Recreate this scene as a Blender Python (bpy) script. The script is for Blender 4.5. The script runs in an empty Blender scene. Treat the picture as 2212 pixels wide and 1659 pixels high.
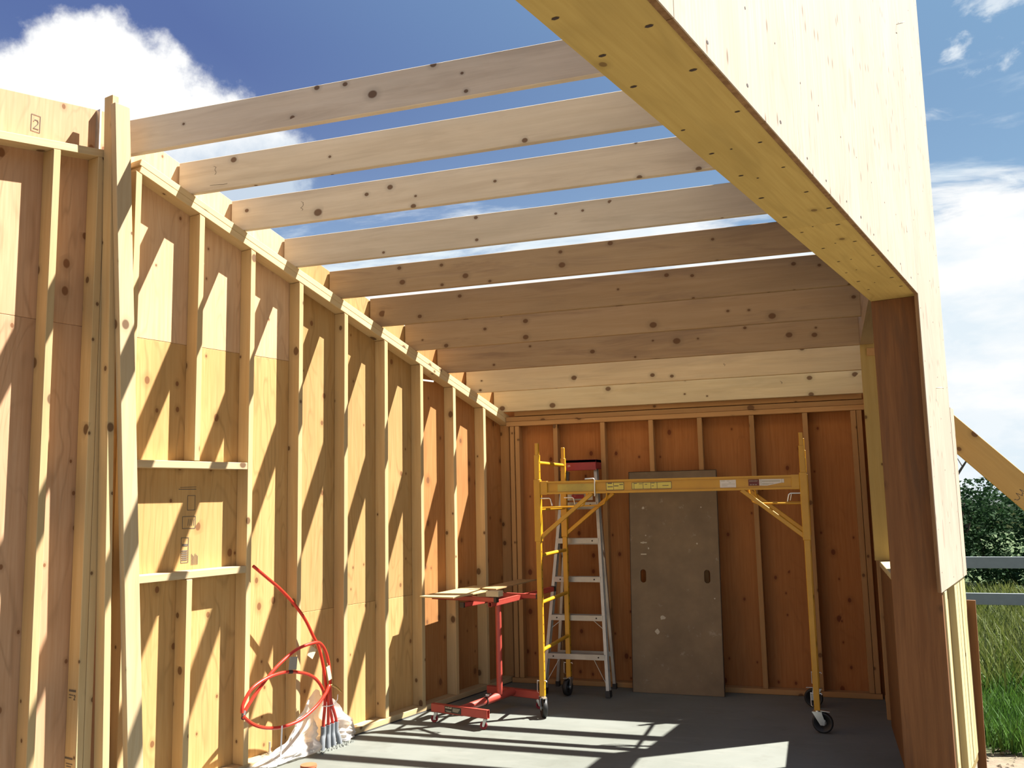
import bpy, bmesh, math, random
from mathutils import Vector, Matrix, Euler, noise
random.seed(7)
R = random.random
def U(a, b): return a + (b - a) * R()
scene = bpy.context.scene
COL = scene.collection

# ------------------------------------------------------------------ camera
cam_d = bpy.data.cameras.new('camera'); cam = bpy.data.objects.new('camera', cam_d); COL.objects.link(cam)
cam_d.sensor_width = 36.0; cam_d.lens = 36.0 * 1944.29 / 2212.0; cam_d.clip_end = 500
axis = Vector((-0.31427, 0.94099, 0.12548)).normalized(); right = Vector((0.94738, 0.31941, -0.02089))
right = (right - axis * right.dot(axis)).normalized(); up = right.cross(axis)
m = Matrix.Identity(4)
for i in range(3):
    m[i][0], m[i][1], m[i][2] = right[i], up[i], -axis[i]
m.translation = (0, 0, 1.5)
cam.matrix_world = m
scene.camera = cam

# ------------------------------------------------------------------ sun and exposure
SUN_DIR = Vector((-1.246, -0.878, -2.10)).normalized()
sun_d = bpy.data.lights.new('sun', 'SUN'); sun = bpy.data.objects.new('sun', sun_d); COL.objects.link(sun)
sun.rotation_euler = SUN_DIR.to_track_quat('-Z', 'Y').to_euler()
sun_d.energy = 21.0; sun_d.angle = math.radians(0.53); sun_d.color = (1.0, 0.955, 0.88)
scene.view_settings.view_transform = 'Standard'
scene.view_settings.look = 'None'
scene.view_settings.exposure = 0.0
scene.view_settings.gamma = 1.0
scene.view_settings.use_curve_mapping = False

# ------------------------------------------------------------------ sky
world = bpy.data.worlds.new('sky'); scene.world = world; world.use_nodes = True
wt = world.node_tree; wt.nodes.clear()
class NT:
    """small helper to write node graphs"""
    def __init__(s, t): s.t = t
    def n(s, typ, **kw):
        o = s.t.nodes.new(typ)
        for k, v in kw.items(): setattr(o, k, v)
        return o
    def l(s, a, b): s.t.links.new(a, b)
    def put(s, inp, v):
        if hasattr(v, 'is_output'): s.l(v, inp)
        elif v is not None: inp.default_value = v
    def math(s, op, a, b=None, c=None, clamp=False):
        o = s.n('ShaderNodeMath', operation=op, use_clamp=clamp)
        s.put(o.inputs[0], a)
        if b is not None: s.put(o.inputs[1], b)
        if c is not None: s.put(o.inputs[2], c)
        return o.outputs[0]
    def vmath(s, op, a, b=None, out=0):
        o = s.n('ShaderNodeVectorMath', operation=op); s.put(o.inputs[0], a)
        if b is not None: s.put(o.inputs[1], b)
        return o.outputs[out]
    def scale(s, a, xyz): return s.vmath('MULTIPLY', a, xyz)
    def mix(s, f, a, b, blend='MIX'):
        o = s.n('ShaderNodeMix', data_type='RGBA', blend_type=blend)
        s.put(o.inputs[0], f); s.put(o.inputs[6], a); s.put(o.inputs[7], b)
        return o.outputs[2]
    def noise(s, vec, scale=5, detail=3, rough=0.5, dist=0.0, out=0):
        o = s.n('ShaderNodeTexNoise'); s.put(o.inputs['Vector'], vec)
        o.inputs['Scale'].default_value = scale; o.inputs['Detail'].default_value = detail
        o.inputs['Roughness'].default_value = rough; o.inputs['Distortion'].default_value = dist
        return o.outputs[out]
    def vor(s, vec, scale=5, rnd=1.0):
        o = s.n('ShaderNodeTexVoronoi', voronoi_dimensions='2D'); s.put(o.inputs['Vector'], vec)
        o.inputs['Scale'].default_value = scale; o.inputs['Randomness'].default_value = rnd
        return o.outputs['Distance'], o.outputs['Color']
    def rng(s, v, a, b, c=0.0, d=1.0, smooth=False):
        o = s.n('ShaderNodeMapRange'); o.clamp = True
        if smooth: o.interpolation_type = 'SMOOTHSTEP'
        s.put(o.inputs[0], v)
        for i, x in enumerate((a, b, c, d)): o.inputs[1 + i].default_value = x
        return o.outputs[0]
    def sep(s, v):
        o = s.n('ShaderNodeSeparateXYZ'); s.put(o.inputs[0], v); return o.outputs
    def comb(s, x, y, z):
        o = s.n('ShaderNodeCombineXYZ')
        for i, v in enumerate((x, y, z)): s.put(o.inputs[i], v)
        return o.outputs[0]

def c4(r, g, b): return (r, g, b, 1.0)
W_ = NT(wt)
d = W_.n('ShaderNodeTexCoord').outputs['Generated']
x, y, z = W_.sep(d)
sky = W_.mix(W_.rng(z, 0.12, 0.47, smooth=True), c4(0.37, 0.56, 0.79), c4(0.110, 0.172, 0.40))
side = W_.rng(W_.vmath('DOT_PRODUCT', d, tuple(-SUN_DIR), out=1), 0.35, 0.85)
sky = W_.mix(W_.math('MULTIPLY', side, 0.75), sky, c4(0.31, 0.55, 0.77))
sky = W_.mix(W_.rng(z, 0.0, 0.12, 1.0, 0.0), sky, c4(0.62, 0.78, 0.86))
# cumulus on the left: union of warped puffs
n1 = W_.noise(d, 9.0, 7, 0.62)
n2 = W_.noise(d, 26.0, 5, 0.6)
warp = W_.math('ADD', W_.math('MULTIPLY', W_.math('SUBTRACT', n1, 0.5), 0.10), W_.math('MULTIPLY', W_.math('SUBTRACT', n2, 0.5), 0.045))
best = None
for (px, py, pz, r) in ((-.655, .630, .412, .034), (-.622, .666, .408, .046), (-.603, .692, .390, .060), (-.690, .622, .368, .056), (-.572, .728, .376, .054),
                        (-.647, .667, .362, .076), (-.556, .750, .350, .048), (-.72, .60, .335, .07), (-.53, .775, .325, .036), (-.60, .71, .325, .076), (-.535, .765, .345, .030)):
    dd = W_.math('SUBTRACT', W_.vmath('DISTANCE', d, (px, py, pz), out=1), r)
    best = dd if best is None else W_.math('SMOOTH_MIN', best, dd, 0.02)
cum = W_.rng(W_.math('ADD', best, warp), 0.016, -0.012, smooth=True)
# layered cloud toward the horizon, thicker toward the right
flat = W_.vmath('DIVIDE', d, W_.comb(W_.math('ADD', z, 0.10), W_.math('ADD', z, 0.10), 1.0))
n3 = W_.noise(W_.scale(flat, (1.0, 1.6, 1.0)), 1.7, 8, 0.58, 0.3)
bank = W_.math('ADD', W_.rng(z, 0.36, 0.19, -0.08, 0.42), W_.math('MULTIPLY', W_.rng(x, -0.35, 0.16), 0.10))
lay = W_.rng(W_.math('ADD', n3, bank), 0.62, 0.80, smooth=True)
shade = W_.noise(W_.scale(d, (3.0, 3.0, 9.0)), 2.2, 5, 0.55)
white = W_.mix(W_.rng(shade, 0.42, 0.62), c4(0.80, 0.90, 0.97), c4(1.04, 1.04, 1.03))
sky = W_.mix(lay, sky, white)
# small torn puffs above the bank on the sun side
n5 = W_.noise(W_.scale(d, (6.0, 6.0, 11.0)), 1.7, 7, 0.58, 0.4)
wisp = W_.math('MULTIPLY', W_.rng(n5, 0.53, 0.66, smooth=True), W_.math('MULTIPLY', W_.rng(x, -0.02, 0.10), W_.rng(z, 0.62, 0.40)))
sky = W_.mix(W_.math('MULTIPLY', wisp, 0.9), sky, c4(0.90, 0.96, 1.0))
cshade = W_.mix(W_.rng(W_.math('ADD', z, W_.math('MULTIPLY', W_.math('SUBTRACT', n1, 0.5), 0.12)), 0.335, 0.375), c4(0.60, 0.70, 0.82), c4(1.12, 1.12, 1.10))
sky = W_.mix(cum, sky, cshade)
# below the horizon: the far field
sky = W_.mix(W_.rng(z, -0.02, 0.0, 1.0, 0.0), sky, c4(0.10, 0.12, 0.05))
bg = W_.n('ShaderNodeBackground'); W_.l(sky, bg.inputs[0]); bg.inputs[1].default_value = 1.0
wo = W_.n('ShaderNodeOutputWorld'); W_.l(bg.outputs[0], wo.inputs[0])

# ------------------------------------------------------------------ materials
MATS = {}
def new_mat(name):
    mt = bpy.data.materials.new(name); mt.use_nodes = True
    t = NT(mt.node_tree); b = mt.node_tree.nodes['Principled BSDF']
    MATS[name] = mt
    return mt, t, b

def coords(t, spread=20.0):
    """object coordinates moved by a per-object random offset"""
    oc = t.n('ShaderNodeTexCoord').outputs['Object']
    rnd = t.n('ShaderNodeObjectInfo').outputs['Random']
    off = t.comb(t.math('MULTIPLY', rnd, spread), t.math('MULTIPLY', rnd, spread * 3.1), t.math('MULTIPLY', rnd, spread * 1.7))
    return oc, t.vmath('ADD', oc, off), rnd

ALB = 0.74
def lumber(name, ca, cb, rough=0.75, alb=None, knots=0.45, stain=0.0, var=0.16, knot_col=(0.10, 0.045, 0.018), grain=1.0, stain_col=(0.20, 0.14, 0.09)):
    mt, t, b = new_mat(name); al = ALB if alb is None else alb
    ca = tuple(k * al for k in ca); cb = tuple(k * al for k in cb)
    oc, v, rnd = coords(t)
    wob = t.noise(t.scale(v, (1.2, 5, 5)), 1.0, 2, out=1)
    vv = t.vmath('ADD', v, t.scale(t.vmath('SUBTRACT', wob, (0.5, 0.5, 0.5)), (0.0, 0.05, 0.05)))
    g1 = t.noise(t.scale(vv, (1.6, 34, 34)), 1.0, 4, 0.6)
    g2 = t.noise(t.scale(vv, (5, 150, 150)), 1.0, 2, 0.5)
    f = t.math('ADD', t.math('MULTIPLY', g1, 0.75), t.math('MULTIPLY', g2, 0.25))
    col = t.mix(t.rng(f, 0.5 - 0.18 / grain, 0.5 + 0.18 / grain), c4(*cb), c4(*ca))
    blot = t.noise(t.scale(v, (2.0, 7, 7)), 1.0, 3, 0.55)
    col = t.mix(t.rng(blot, 0.3, 0.75, 0.0, 0.55), col, c4(*[0.72 * k for k in ca]))
    if stain:
        s1 = t.noise(t.scale(v, (1.1, 9, 9)), 1.0, 4, 0.65, 0.6)
        col = t.mix(t.rng(s1, 0.51, 0.68, 0.0, stain), col, c4(*stain_col))
    br = t.math('ADD', t.math('MULTIPLY', rnd, 2 * var), 1.0 - var)
    col = t.mix(1.0, col, t.comb(br, br, br), 'MULTIPLY')
    if knots:
        vx, vy, vz = t.sep(v); kd, kc = t.vor(t.comb(t.math('MULTIPLY', vx, 0.8), t.math('ADD', vy, vz), 0.0), 8.0)
        kr = t.sep(kc)[0]
        on = t.math('GREATER_THAN', kr, 1.0 - knots)
        size = t.math('MULTIPLY_ADD', t.math('POWER', t.sep(kc)[1], 2.0), 0.13, 0.055)
        ring = t.math('DIVIDE', kd, size)
        body = t.math('MULTIPLY', on, t.rng(ring, 1.15, 0.75, smooth=True))
        halo = t.math('MULTIPLY', on, t.rng(ring, 2.6, 0.9, 0.0, 0.45, smooth=True))
        col = t.mix(halo, col, c4(*[0.55 * k for k in ca]))
        col = t.mix(t.math('MULTIPLY', body, 0.85), col, c4(*knot_col))
    t.l(col, b.inputs['Base Color']); b.inputs['Roughness'].default_value = rough
    b.inputs['Specular IOR Level'].default_value = 0.25
    bp = t.n('ShaderNodeBump'); bp.inputs['Strength'].default_value = 0.12; bp.inputs['Distance'].default_value = 0.002
    t.l(g2, bp.inputs['Height']); t.l(bp.outputs[0], b.inputs['Normal'])
    return mt

def plywood(name, ca, cb, line=0.30, knots=0.22, rough=0.8, var=0.10, knot_col=(0.16, 0.065, 0.025), patches=0.0, checks=0.0, lines=16.0):
    mt, t, b = new_mat(name)
    ca = tuple(k * ALB for k in ca); cb = tuple(k * ALB for k in cb)
    oc, v, rnd = coords(t, 9.0)
    flat = t.scale(v, (0.55, 2.6, 0.4))
    n = t.noise(flat, 1.15, 3, 0.45, 0.35)
    w = t.math('FRACT', t.math('MULTIPLY', n, lines))
    tri = t.math('ABSOLUTE', t.math('SUBTRACT', w, 0.5))
    fine = t.noise(t.scale(v, (3, 70, 20)), 1.0, 3, 0.6)
    ln = t.math('MULTIPLY', t.rng(tri, 0.16, 0.02), t.rng(t.noise(flat, 3.0, 2), 0.35, 0.62))
    col = t.mix(t.rng(fine, 0.3, 0.72), c4(*cb), c4(*ca))
    col = t.mix(t.math('MULTIPLY', ln, line), col, c4(*[0.50 * k for k in cb]))
    blot = t.noise(t.scale(v, (1.2, 2.6, 1)), 1.3, 3, 0.5)
    col = t.mix(t.rng(blot, 0.35, 0.72, 0.0, 0.5), col, c4(*[0.78 * k for k in cb]))
    br = t.math('ADD', t.math('MULTIPLY', rnd, 2 * var), 1.0 - var)
    col = t.mix(1.0, col, t.comb(br, br, br), 'MULTIPLY')
    if knots:
        kd, kc = t.vor(t.scale(v, (0.9, 1.25, 0.1)), 7.0)
        ks = t.sep(kc)
        on = t.math('GREATER_THAN', ks[0], 1.0 - knots)
        size = t.math('MULTIPLY_ADD', t.math('POWER', ks[1], 1.6), 0.12, 0.05)
        q = t.math('DIVIDE', kd, size)
        col = t.mix(t.math('MULTIPLY', on, t.rng(q, 2.8, 0.9, 0.0, 0.4, smooth=True)), col, c4(*[0.55 * k for k in cb]))
        col = t.mix(t.math('MULTIPLY', on, t.rng(q, 1.1, 0.7, 0.0, 0.85, smooth=True)), col, c4(*knot_col))
    if patches:
        pd, pc = t.vor(t.scale(v, (0.62, 1.5, 0.1)), 2.6)
        ps = t.sep(pc)
        on = t.math('GREATER_THAN', ps[0], 1.0 - patches)
        col = t.mix(t.math('MULTIPLY', on, t.rng(pd, 0.13, 0.115, 0.0, 0.6)), col, c4(0.26, 0.205, 0.16))
    if checks:
        ck = t.noise(t.scale(v, (4.0, 120, 10)), 1.0, 2, 0.7)
        area = t.noise(v, 1.6, 2)
        col = t.mix(t.math('MULTIPLY', t.rng(ck, 0.64, 0.70), t.rng(area, 0.5, 0.62, 0.0, checks)), col, c4(0.14, 0.095, 0.055))
        kd2, kc2 = t.vor(t.scale(v, (0.55, 1.6, 0.1)), 7.0)
        on2 = t.math('GREATER_THAN', t.sep(kc2)[0], 0.62)
        col = t.mix(t.math('MULTIPLY', on2, t.rng(kd2, 0.10, 0.04, 0.0, 0.8)), col, c4(0.12, 0.075, 0.045))
    t.l(col, b.inputs['Base Color']); b.inputs['Roughness'].default_value = rough
    b.inputs['Specular IOR Level'].default_value = 0.2
    return mt

def plain(name, col, rough=0.5, metal=0.0, spec=0.5, wear=0.0, wear_col=(0.5, 0.5, 0.5), nscale=14.0, vary=0.15):
    mt, t, b = new_mat(name)
    oc, v, rnd = coords(t)
    n = t.noise(v, nscale, 4, 0.6)
    c = t.mix(t.rng(n, 0.25, 0.75), c4(*[k * (1 - vary) for k in col]), c4(*[min(1, k * (1 + vary)) for k in col]))
    if wear:
        n2 = t.noise(v, nscale * 2.3, 5, 0.7)
        c = t.mix(t.rng(n2, 0.62, 0.70, 0.0, wear), c, c4(*wear_col))
    t.l(c, b.inputs['Base Color']); b.inputs['Roughness'].default_value = rough
    b.inputs['Metallic'].default_value = metal; b.inputs['Specular IOR Level'].default_value = spec
    return mt

STUD = lumber('stud_wood', (0.78, 0.57, 0.30), (0.66, 0.44, 0.20), knots=0.26)
PLATE = lumber('plate_wood', (0.80, 0.60, 0.33), (0.68, 0.47, 0.23), knots=0.22)
POSTW = lumber('post_wood', (0.74, 0.58, 0.36), (0.62, 0.44, 0.23), knots=0.30)
JOIST_A = lumber('joist_wood_pale', (0.74, 0.66, 0.54), (0.64, 0.55, 0.43), alb=.86, knots=0.20, stain=0.35, stain_col=(0.34, 0.27, 0.20))
JOIST_B = lumber('joist_wood_brown', (0.56, 0.40, 0.24), (0.46, 0.31, 0.17), alb=.62, knots=0.26, stain=0.7, stain_col=(0.19, 0.125, 0.08))
JOIST_C = lumber('joist_wood_cream', (0.74, 0.62, 0.40), (0.64, 0.50, 0.30), alb=.84, knots=0.18, stain=0.25, stain_col=(0.28, 0.22, 0.15))
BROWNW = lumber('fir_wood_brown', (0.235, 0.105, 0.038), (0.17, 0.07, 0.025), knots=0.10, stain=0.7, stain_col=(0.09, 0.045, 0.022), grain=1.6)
YELLOWW = lumber('yellow_wood', (0.60, 0.42, 0.15), (0.52, 0.35, 0.115), knots=0.22)
REDSTUD = lumber('stud_wood_red', (0.58, 0.33, 0.14), (0.47, 0.25, 0.095), knots=0.28)
OLIVEW = lumber('treated_wood', (0.40, 0.29, 0.11), (0.30, 0.21, 0.075), knots=0.15)
CREAMW = lumber('cream_wood', (0.66, 0.56, 0.30), (0.56, 0.45, 0.22), knots=0.10)
PLY_L = plywood('left_plywood', (0.68, 0.435, 0.185), (0.58, 0.34, 0.125), line=0.42)
PLY_U = plywood('upper_plywood', (0.80, 0.56, 0.35), (0.69, 0.44, 0.25), line=0.3)
PLY_P = plywood('front_plywood', (0.74, 0.475, 0.29), (0.63, 0.365, 0.20), line=0.4)
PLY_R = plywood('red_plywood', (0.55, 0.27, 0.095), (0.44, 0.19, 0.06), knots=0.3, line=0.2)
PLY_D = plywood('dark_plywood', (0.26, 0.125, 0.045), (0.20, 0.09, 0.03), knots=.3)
PLY_B = plywood('back_plywood', (0.52, 0.22, 0.075), (0.42, 0.165, 0.05), knots=0.34, line=0.18, knot_col=(0.12, 0.03, 0.012))
PLY_F = plywood('fascia_plywood', (0.56, 0.465, 0.375), (0.46, 0.37, 0.285), knots=0.0, line=0.25, patches=0.16, checks=0.8, var=0.03)
PLY_S = plywood('soffit_plywood', (0.70, 0.51, 0.18), (0.60, 0.42, 0.135), knots=0.16, line=0.25, lines=8, knot_col=(0.14, 0.08, 0.03))
PLY_E = lumber('plywood_edge', (0.34, 0.19, 0.085), (0.22, 0.11, 0.045), knots=0.0, grain=2.5)
MELA = plain('board_face', (0.165, 0.115, 0.064), 0.7, wear=0.35, wear_col=(0.35, 0.32, 0.26), nscale=5.0, vary=0.22)
DARK = plain('dark_gap', (0.02, 0.012, 0.008), 0.9)
ALU = plain('aluminium', (0.36, 0.34, 0.31), 0.38, 0.65, wear=0.5, wear_col=(0.25, 0.24, 0.22), nscale=9.0)
STEEL = plain('zinc_steel', (0.62, 0.62, 0.60), 0.28, 0.9)
GALV = plain('galvanised', (0.55, 0.54, 0.50), 0.45, 0.8)
RUBBER = plain('black_rubber', (0.012, 0.012, 0.012), 0.55, nscale=30)
REDPL = plain('red_plastic', (0.25, 0.02, 0.028), 0.5, wear=0.55, wear_col=(0.6, 0.5, 0.5), nscale=11)
REDPAINT = plain('red_paint', (0.36, 0.052, 0.036), 0.42, wear=0.12, wear_col=(0.3, 0.05, 0.04), vary=0.08)
TUBE = plain('red_tube', (0.55, 0.030, 0.015), 0.28, vary=0.06)
CONDUIT = plain('grey_conduit', (0.17, 0.185, 0.20), 0.55, wear=0.4, wear_col=(0.45, 0.45, 0.42), nscale=20)
TAPE = plain('dark_tape', (0.03, 0.015, 0.012), 0.6)
TAGM = plain('tan_card', (0.62, 0.50, 0.30), 0.8)
GREYTAG = plain('grey_card', (0.32, 0.27, 0.22), 0.8, vary=0.05)
BRASS = plain('brass_end', (0.45, 0.27, 0.08), 0.4, 0.6)
TIE = plain('white_tie', (0.85, 0.85, 0.85), 0.5, vary=0.02)
CAPM = plain('orange_cap', (0.36, 0.11, 0.045), 0.6)
BLACKP = plain('black_plastic', (0.015, 0.014, 0.013), 0.5)
LABELB = plain('black_label', (0.02, 0.018, 0.015), 0.5)
INK = plain('faded_ink', (0.125, 0.10, 0.075), 0.9)
INKG = plain('label_grey', (0.40, 0.37, 0.28), 0.7)
YLAB = plain('yellow_label', (0.55, 0.45, 0.08), 0.5, vary=0.1)
OLAB = plain('olive_tape', (0.42, 0.30, 0.035), 0.3, vary=0.25, nscale=6)
WLAB = plain('white_label', (0.60, 0.55, 0.50), 0.6, vary=0.06)
RLAB = plain('maroon_label', (0.12, 0.02, 0.015), 0.6)
RAILW = plain('white_rail', (0.24, 0.27, 0.285), 0.5, vary=0.08)
BARK = plain('bark', (0.10, 0.075, 0.055), 0.9)
SEAL = plain('sill_seal', (0.03, 0.03, 0.03), 0.9)

# yellow scaffold paint, with the row of small punched holes on the inner faces of the posts
def scaffold_paint(name, holes):
    mt, t, b = new_mat(name)
    oc, v, rnd = coords(t)
    n = t.noise(v, 8, 4, 0.6)
    c = t.mix(t.rng(n, 0.3, 0.75), c4(0.44, 0.215, 0.006), c4(0.52, 0.27, 0.010))
    sc = t.noise(v, 40, 3, 0.7)
    c = t.mix(t.rng(sc, 0.70, 0.76, 0.0, 0.5), c, c4(0.30, 0.17, 0.03))
    if holes:
        ox, oy, oz = t.sep(oc)
        zz = t.math('ABSOLUTE', t.math('SUBTRACT', t.math('FRACT', t.math('MULTIPLY', ox, 16.0)), 0.5))
        q = t.comb(t.math('DIVIDE', zz, 16.0), oy, 0.0)
        rr = t.vmath('LENGTH', q, out=1)
        nx = t.math('ABSOLUTE', t.sep(t.n('ShaderNodeTexCoord').outputs['Normal'])[2])
        c = t.mix(t.math('MULTIPLY', t.rng(rr, 0.0075, 0.0055), t.math('GREATER_THAN', nx, 0.8)), c, c4(0.02, 0.012, 0.004))
    t.l(c, b.inputs['Base Color']); b.inputs['Roughness'].default_value = 0.38
    return mt
SCAF = scaffold_paint('yellow_paint', False); SCAFH = scaffold_paint('yellow_paint_punched', True)

def concrete():
    mt, t, b = new_mat('concrete')
    v = t.n('ShaderNodeTexCoord').outputs['Object']
    n1 = t.noise(v, 0.9, 6, 0.6, 0.4); n2 = t.noise(v, 6.0, 6, 0.65); n3 = t.noise(t.scale(v, (1.0, 4.0, 1.0)), 2.4, 5, 0.6, 0.5)
    c = t.mix(t.rng(n1, 0.3, 0.7), c4(0.108, 0.116, 0.098), c4(0.158, 0.168, 0.150))
    c = t.mix(t.rng(n3, 0.52, 0.72, 0.0, 0.55), c, c4(0.175, 0.18, 0.158))
    c = t.mix(t.rng(n2, 0.55, 0.75, 0.0, 0.35), c, c4(0.080, 0.078, 0.062))
    x_, y_, z_ = t.sep(v)
    t.l(c, b.inputs['Base Color']); t.l(t.rng(n1, 0.3, 0.7, 0.62, 0.8), b.inputs['Roughness'])
    b.inputs['Specular IOR Level'].default_value = 0.3
    bp = t.n('ShaderNodeBump'); bp.inputs['Strength'].default_value = 0.15; bp.inputs['Distance'].default_value = 0.01
    t.l(n2, bp.inputs['Height']); t.l(bp.outputs[0], b.inputs['Normal'])
    return mt
CONC = concrete()

def soil():
    mt, t, b = new_mat('soil_and_turf')
    v = t.n('ShaderNodeTexCoord').outputs['Object']
    n1 = t.noise(v, 1.2, 6, 0.65, 0.5); n2 = t.noise(v, 14, 5, 0.7)
    c = t.mix(t.rng(n2, 0.3, 0.7), c4(0.13, 0.10, 0.066), c4(0.20, 0.16, 0.11))
    c = t.mix(t.rng(n1, 0.55, 0.7, 0.0, 0.6), c, c4(0.09, 0.066, 0.04))
    x_, y_, z_ = t.sep(v)
    edge = t.math('ADD', y_, t.math('MULTIPLY', t.math('SUBTRACT', n1, 0.5), 1.6))
    g = t.mix(t.rng(n2, 0.3, 0.7), c4(0.022, 0.045, 0.006), c4(0.05, 0.085, 0.014))
    c = t.mix(t.rng(edge, 6.7, 7.2), c, g)
    t.l(c, b.inputs['Base Color']); b.inputs['Roughness'].default_value = 0.95
    bp = t.n('ShaderNodeBump'); bp.inputs['Strength'].default_value = 0.6; bp.inputs['Distance'].default_value = 0.03
    t.l(n2, bp.inputs['Height']); t.l(bp.outputs[0], b.inputs['Normal'])
    return mt
SOIL = soil()

def leafy(name, a, b_, trans=0.25):
    mt, t, b = new_mat(name)
    oc, v, rnd = coords(t)
    n = t.noise(v, 3.0, 3, 0.6); n2 = t.noise(v, 40.0, 2)
    c = t.mix(t.rng(t.math('ADD', t.math('MULTIPLY', n, 0.6), t.math('MULTIPLY', n2, 0.4)), 0.35, 0.65), c4(*a), c4(*b_))
    t.l(c, b.inputs['Base Color']); b.inputs['Roughness'].default_value = 0.6
    b.inputs['Specular IOR Level'].default_value = 0.3
    tr = t.n('ShaderNodeBsdfTranslucent'); t.l(c, tr.inputs[0])
    mx = t.n('ShaderNodeMixShader'); mx.inputs[0].default_value = trans
    t.l(b.outputs[0], mx.inputs[1]); t.l(tr.outputs[0], mx.inputs[2])
    t.l(mx.outputs[0], mt.node_tree.nodes['Material Output'].inputs[0])
    return mt
GRASS = leafy('grass_blades', (0.030, 0.085, 0.012), (0.08, 0.165, 0.025))
GRASSY = leafy('dry_grass', (0.060, 0.095, 0.014), (0.15, 0.165, 0.045))
LEAF = leafy('hedge_leaves', (0.010, 0.028, 0.010), (0.028, 0.060, 0.024), 0.2); LEAF.node_tree.nodes['Principled BSDF'].inputs['Roughness'].default_value = 0.9; LEAF.node_tree.nodes['Principled BSDF'].inputs['Specular IOR Level'].default_value = 0.1
def poly():
    mt, t, b = new_mat('plastic_sheet')
    b.inputs['Base Color'].default_value = c4(0.86, 0.84, 0.82); b.inputs['Roughness'].default_value = 0.35
    tr = t.n('ShaderNodeBsdfTranslucent'); tr.inputs[0].default_value = c4(0.9, 0.86, 0.8)
    tp = t.n('ShaderNodeBsdfTransparent')
    v = t.n('ShaderNodeTexCoord').outputs['Object']
    mx = t.n('ShaderNodeMixShader'); mx.inputs[0].default_value = 0.4
    t.l(b.outputs[0], mx.inputs[1]); t.l(tr.outputs[0], mx.inputs[2])
    m2 = t.n('ShaderNodeMixShader'); t.l(t.rng(t.noise(v, 9, 3), 0.35, 0.7, 0.12, 0.45), m2.inputs[0])
    t.l(mx.outputs[0], m2.inputs[1]); t.l(tp.outputs[0], m2.inputs[2])
    t.l(m2.outputs[0], mt.node_tree.nodes['Material Output'].inputs[0])
    return mt
POLY = poly()

# ------------------------------------------------------------------ building helpers
WORLD = {}
def tag(o, label=None, cat=None, group=None, kind=None):
    if label: o['label'] = label
    if cat: o['category'] = cat
    if group: o['group'] = group
    if kind: o['kind'] = kind
    return o
def place(o, M, parent=None):
    WORLD[o] = M.copy()
    if parent is not None:
        o.parent = parent; o.matrix_basis = WORLD[parent].inverted() @ M
    else:
        o.matrix_basis = M
    return o
def empty(name, loc, rz=0.0, **kw):
    o = bpy.data.objects.new(name, None); COL.objects.link(o); o.empty_display_size = 0.1
    place(o, Matrix.Translation(loc) @ Matrix.Rotation(rz, 4, 'Z')); tag(o, **kw)
    return o
def frame(ex, ey, ez, o):
    M = Matrix.Identity(4)
    for i in range(3): M[i][0], M[i][1], M[i][2] = ex[i], ey[i], ez[i]
    M.translation = o
    return M

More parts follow.
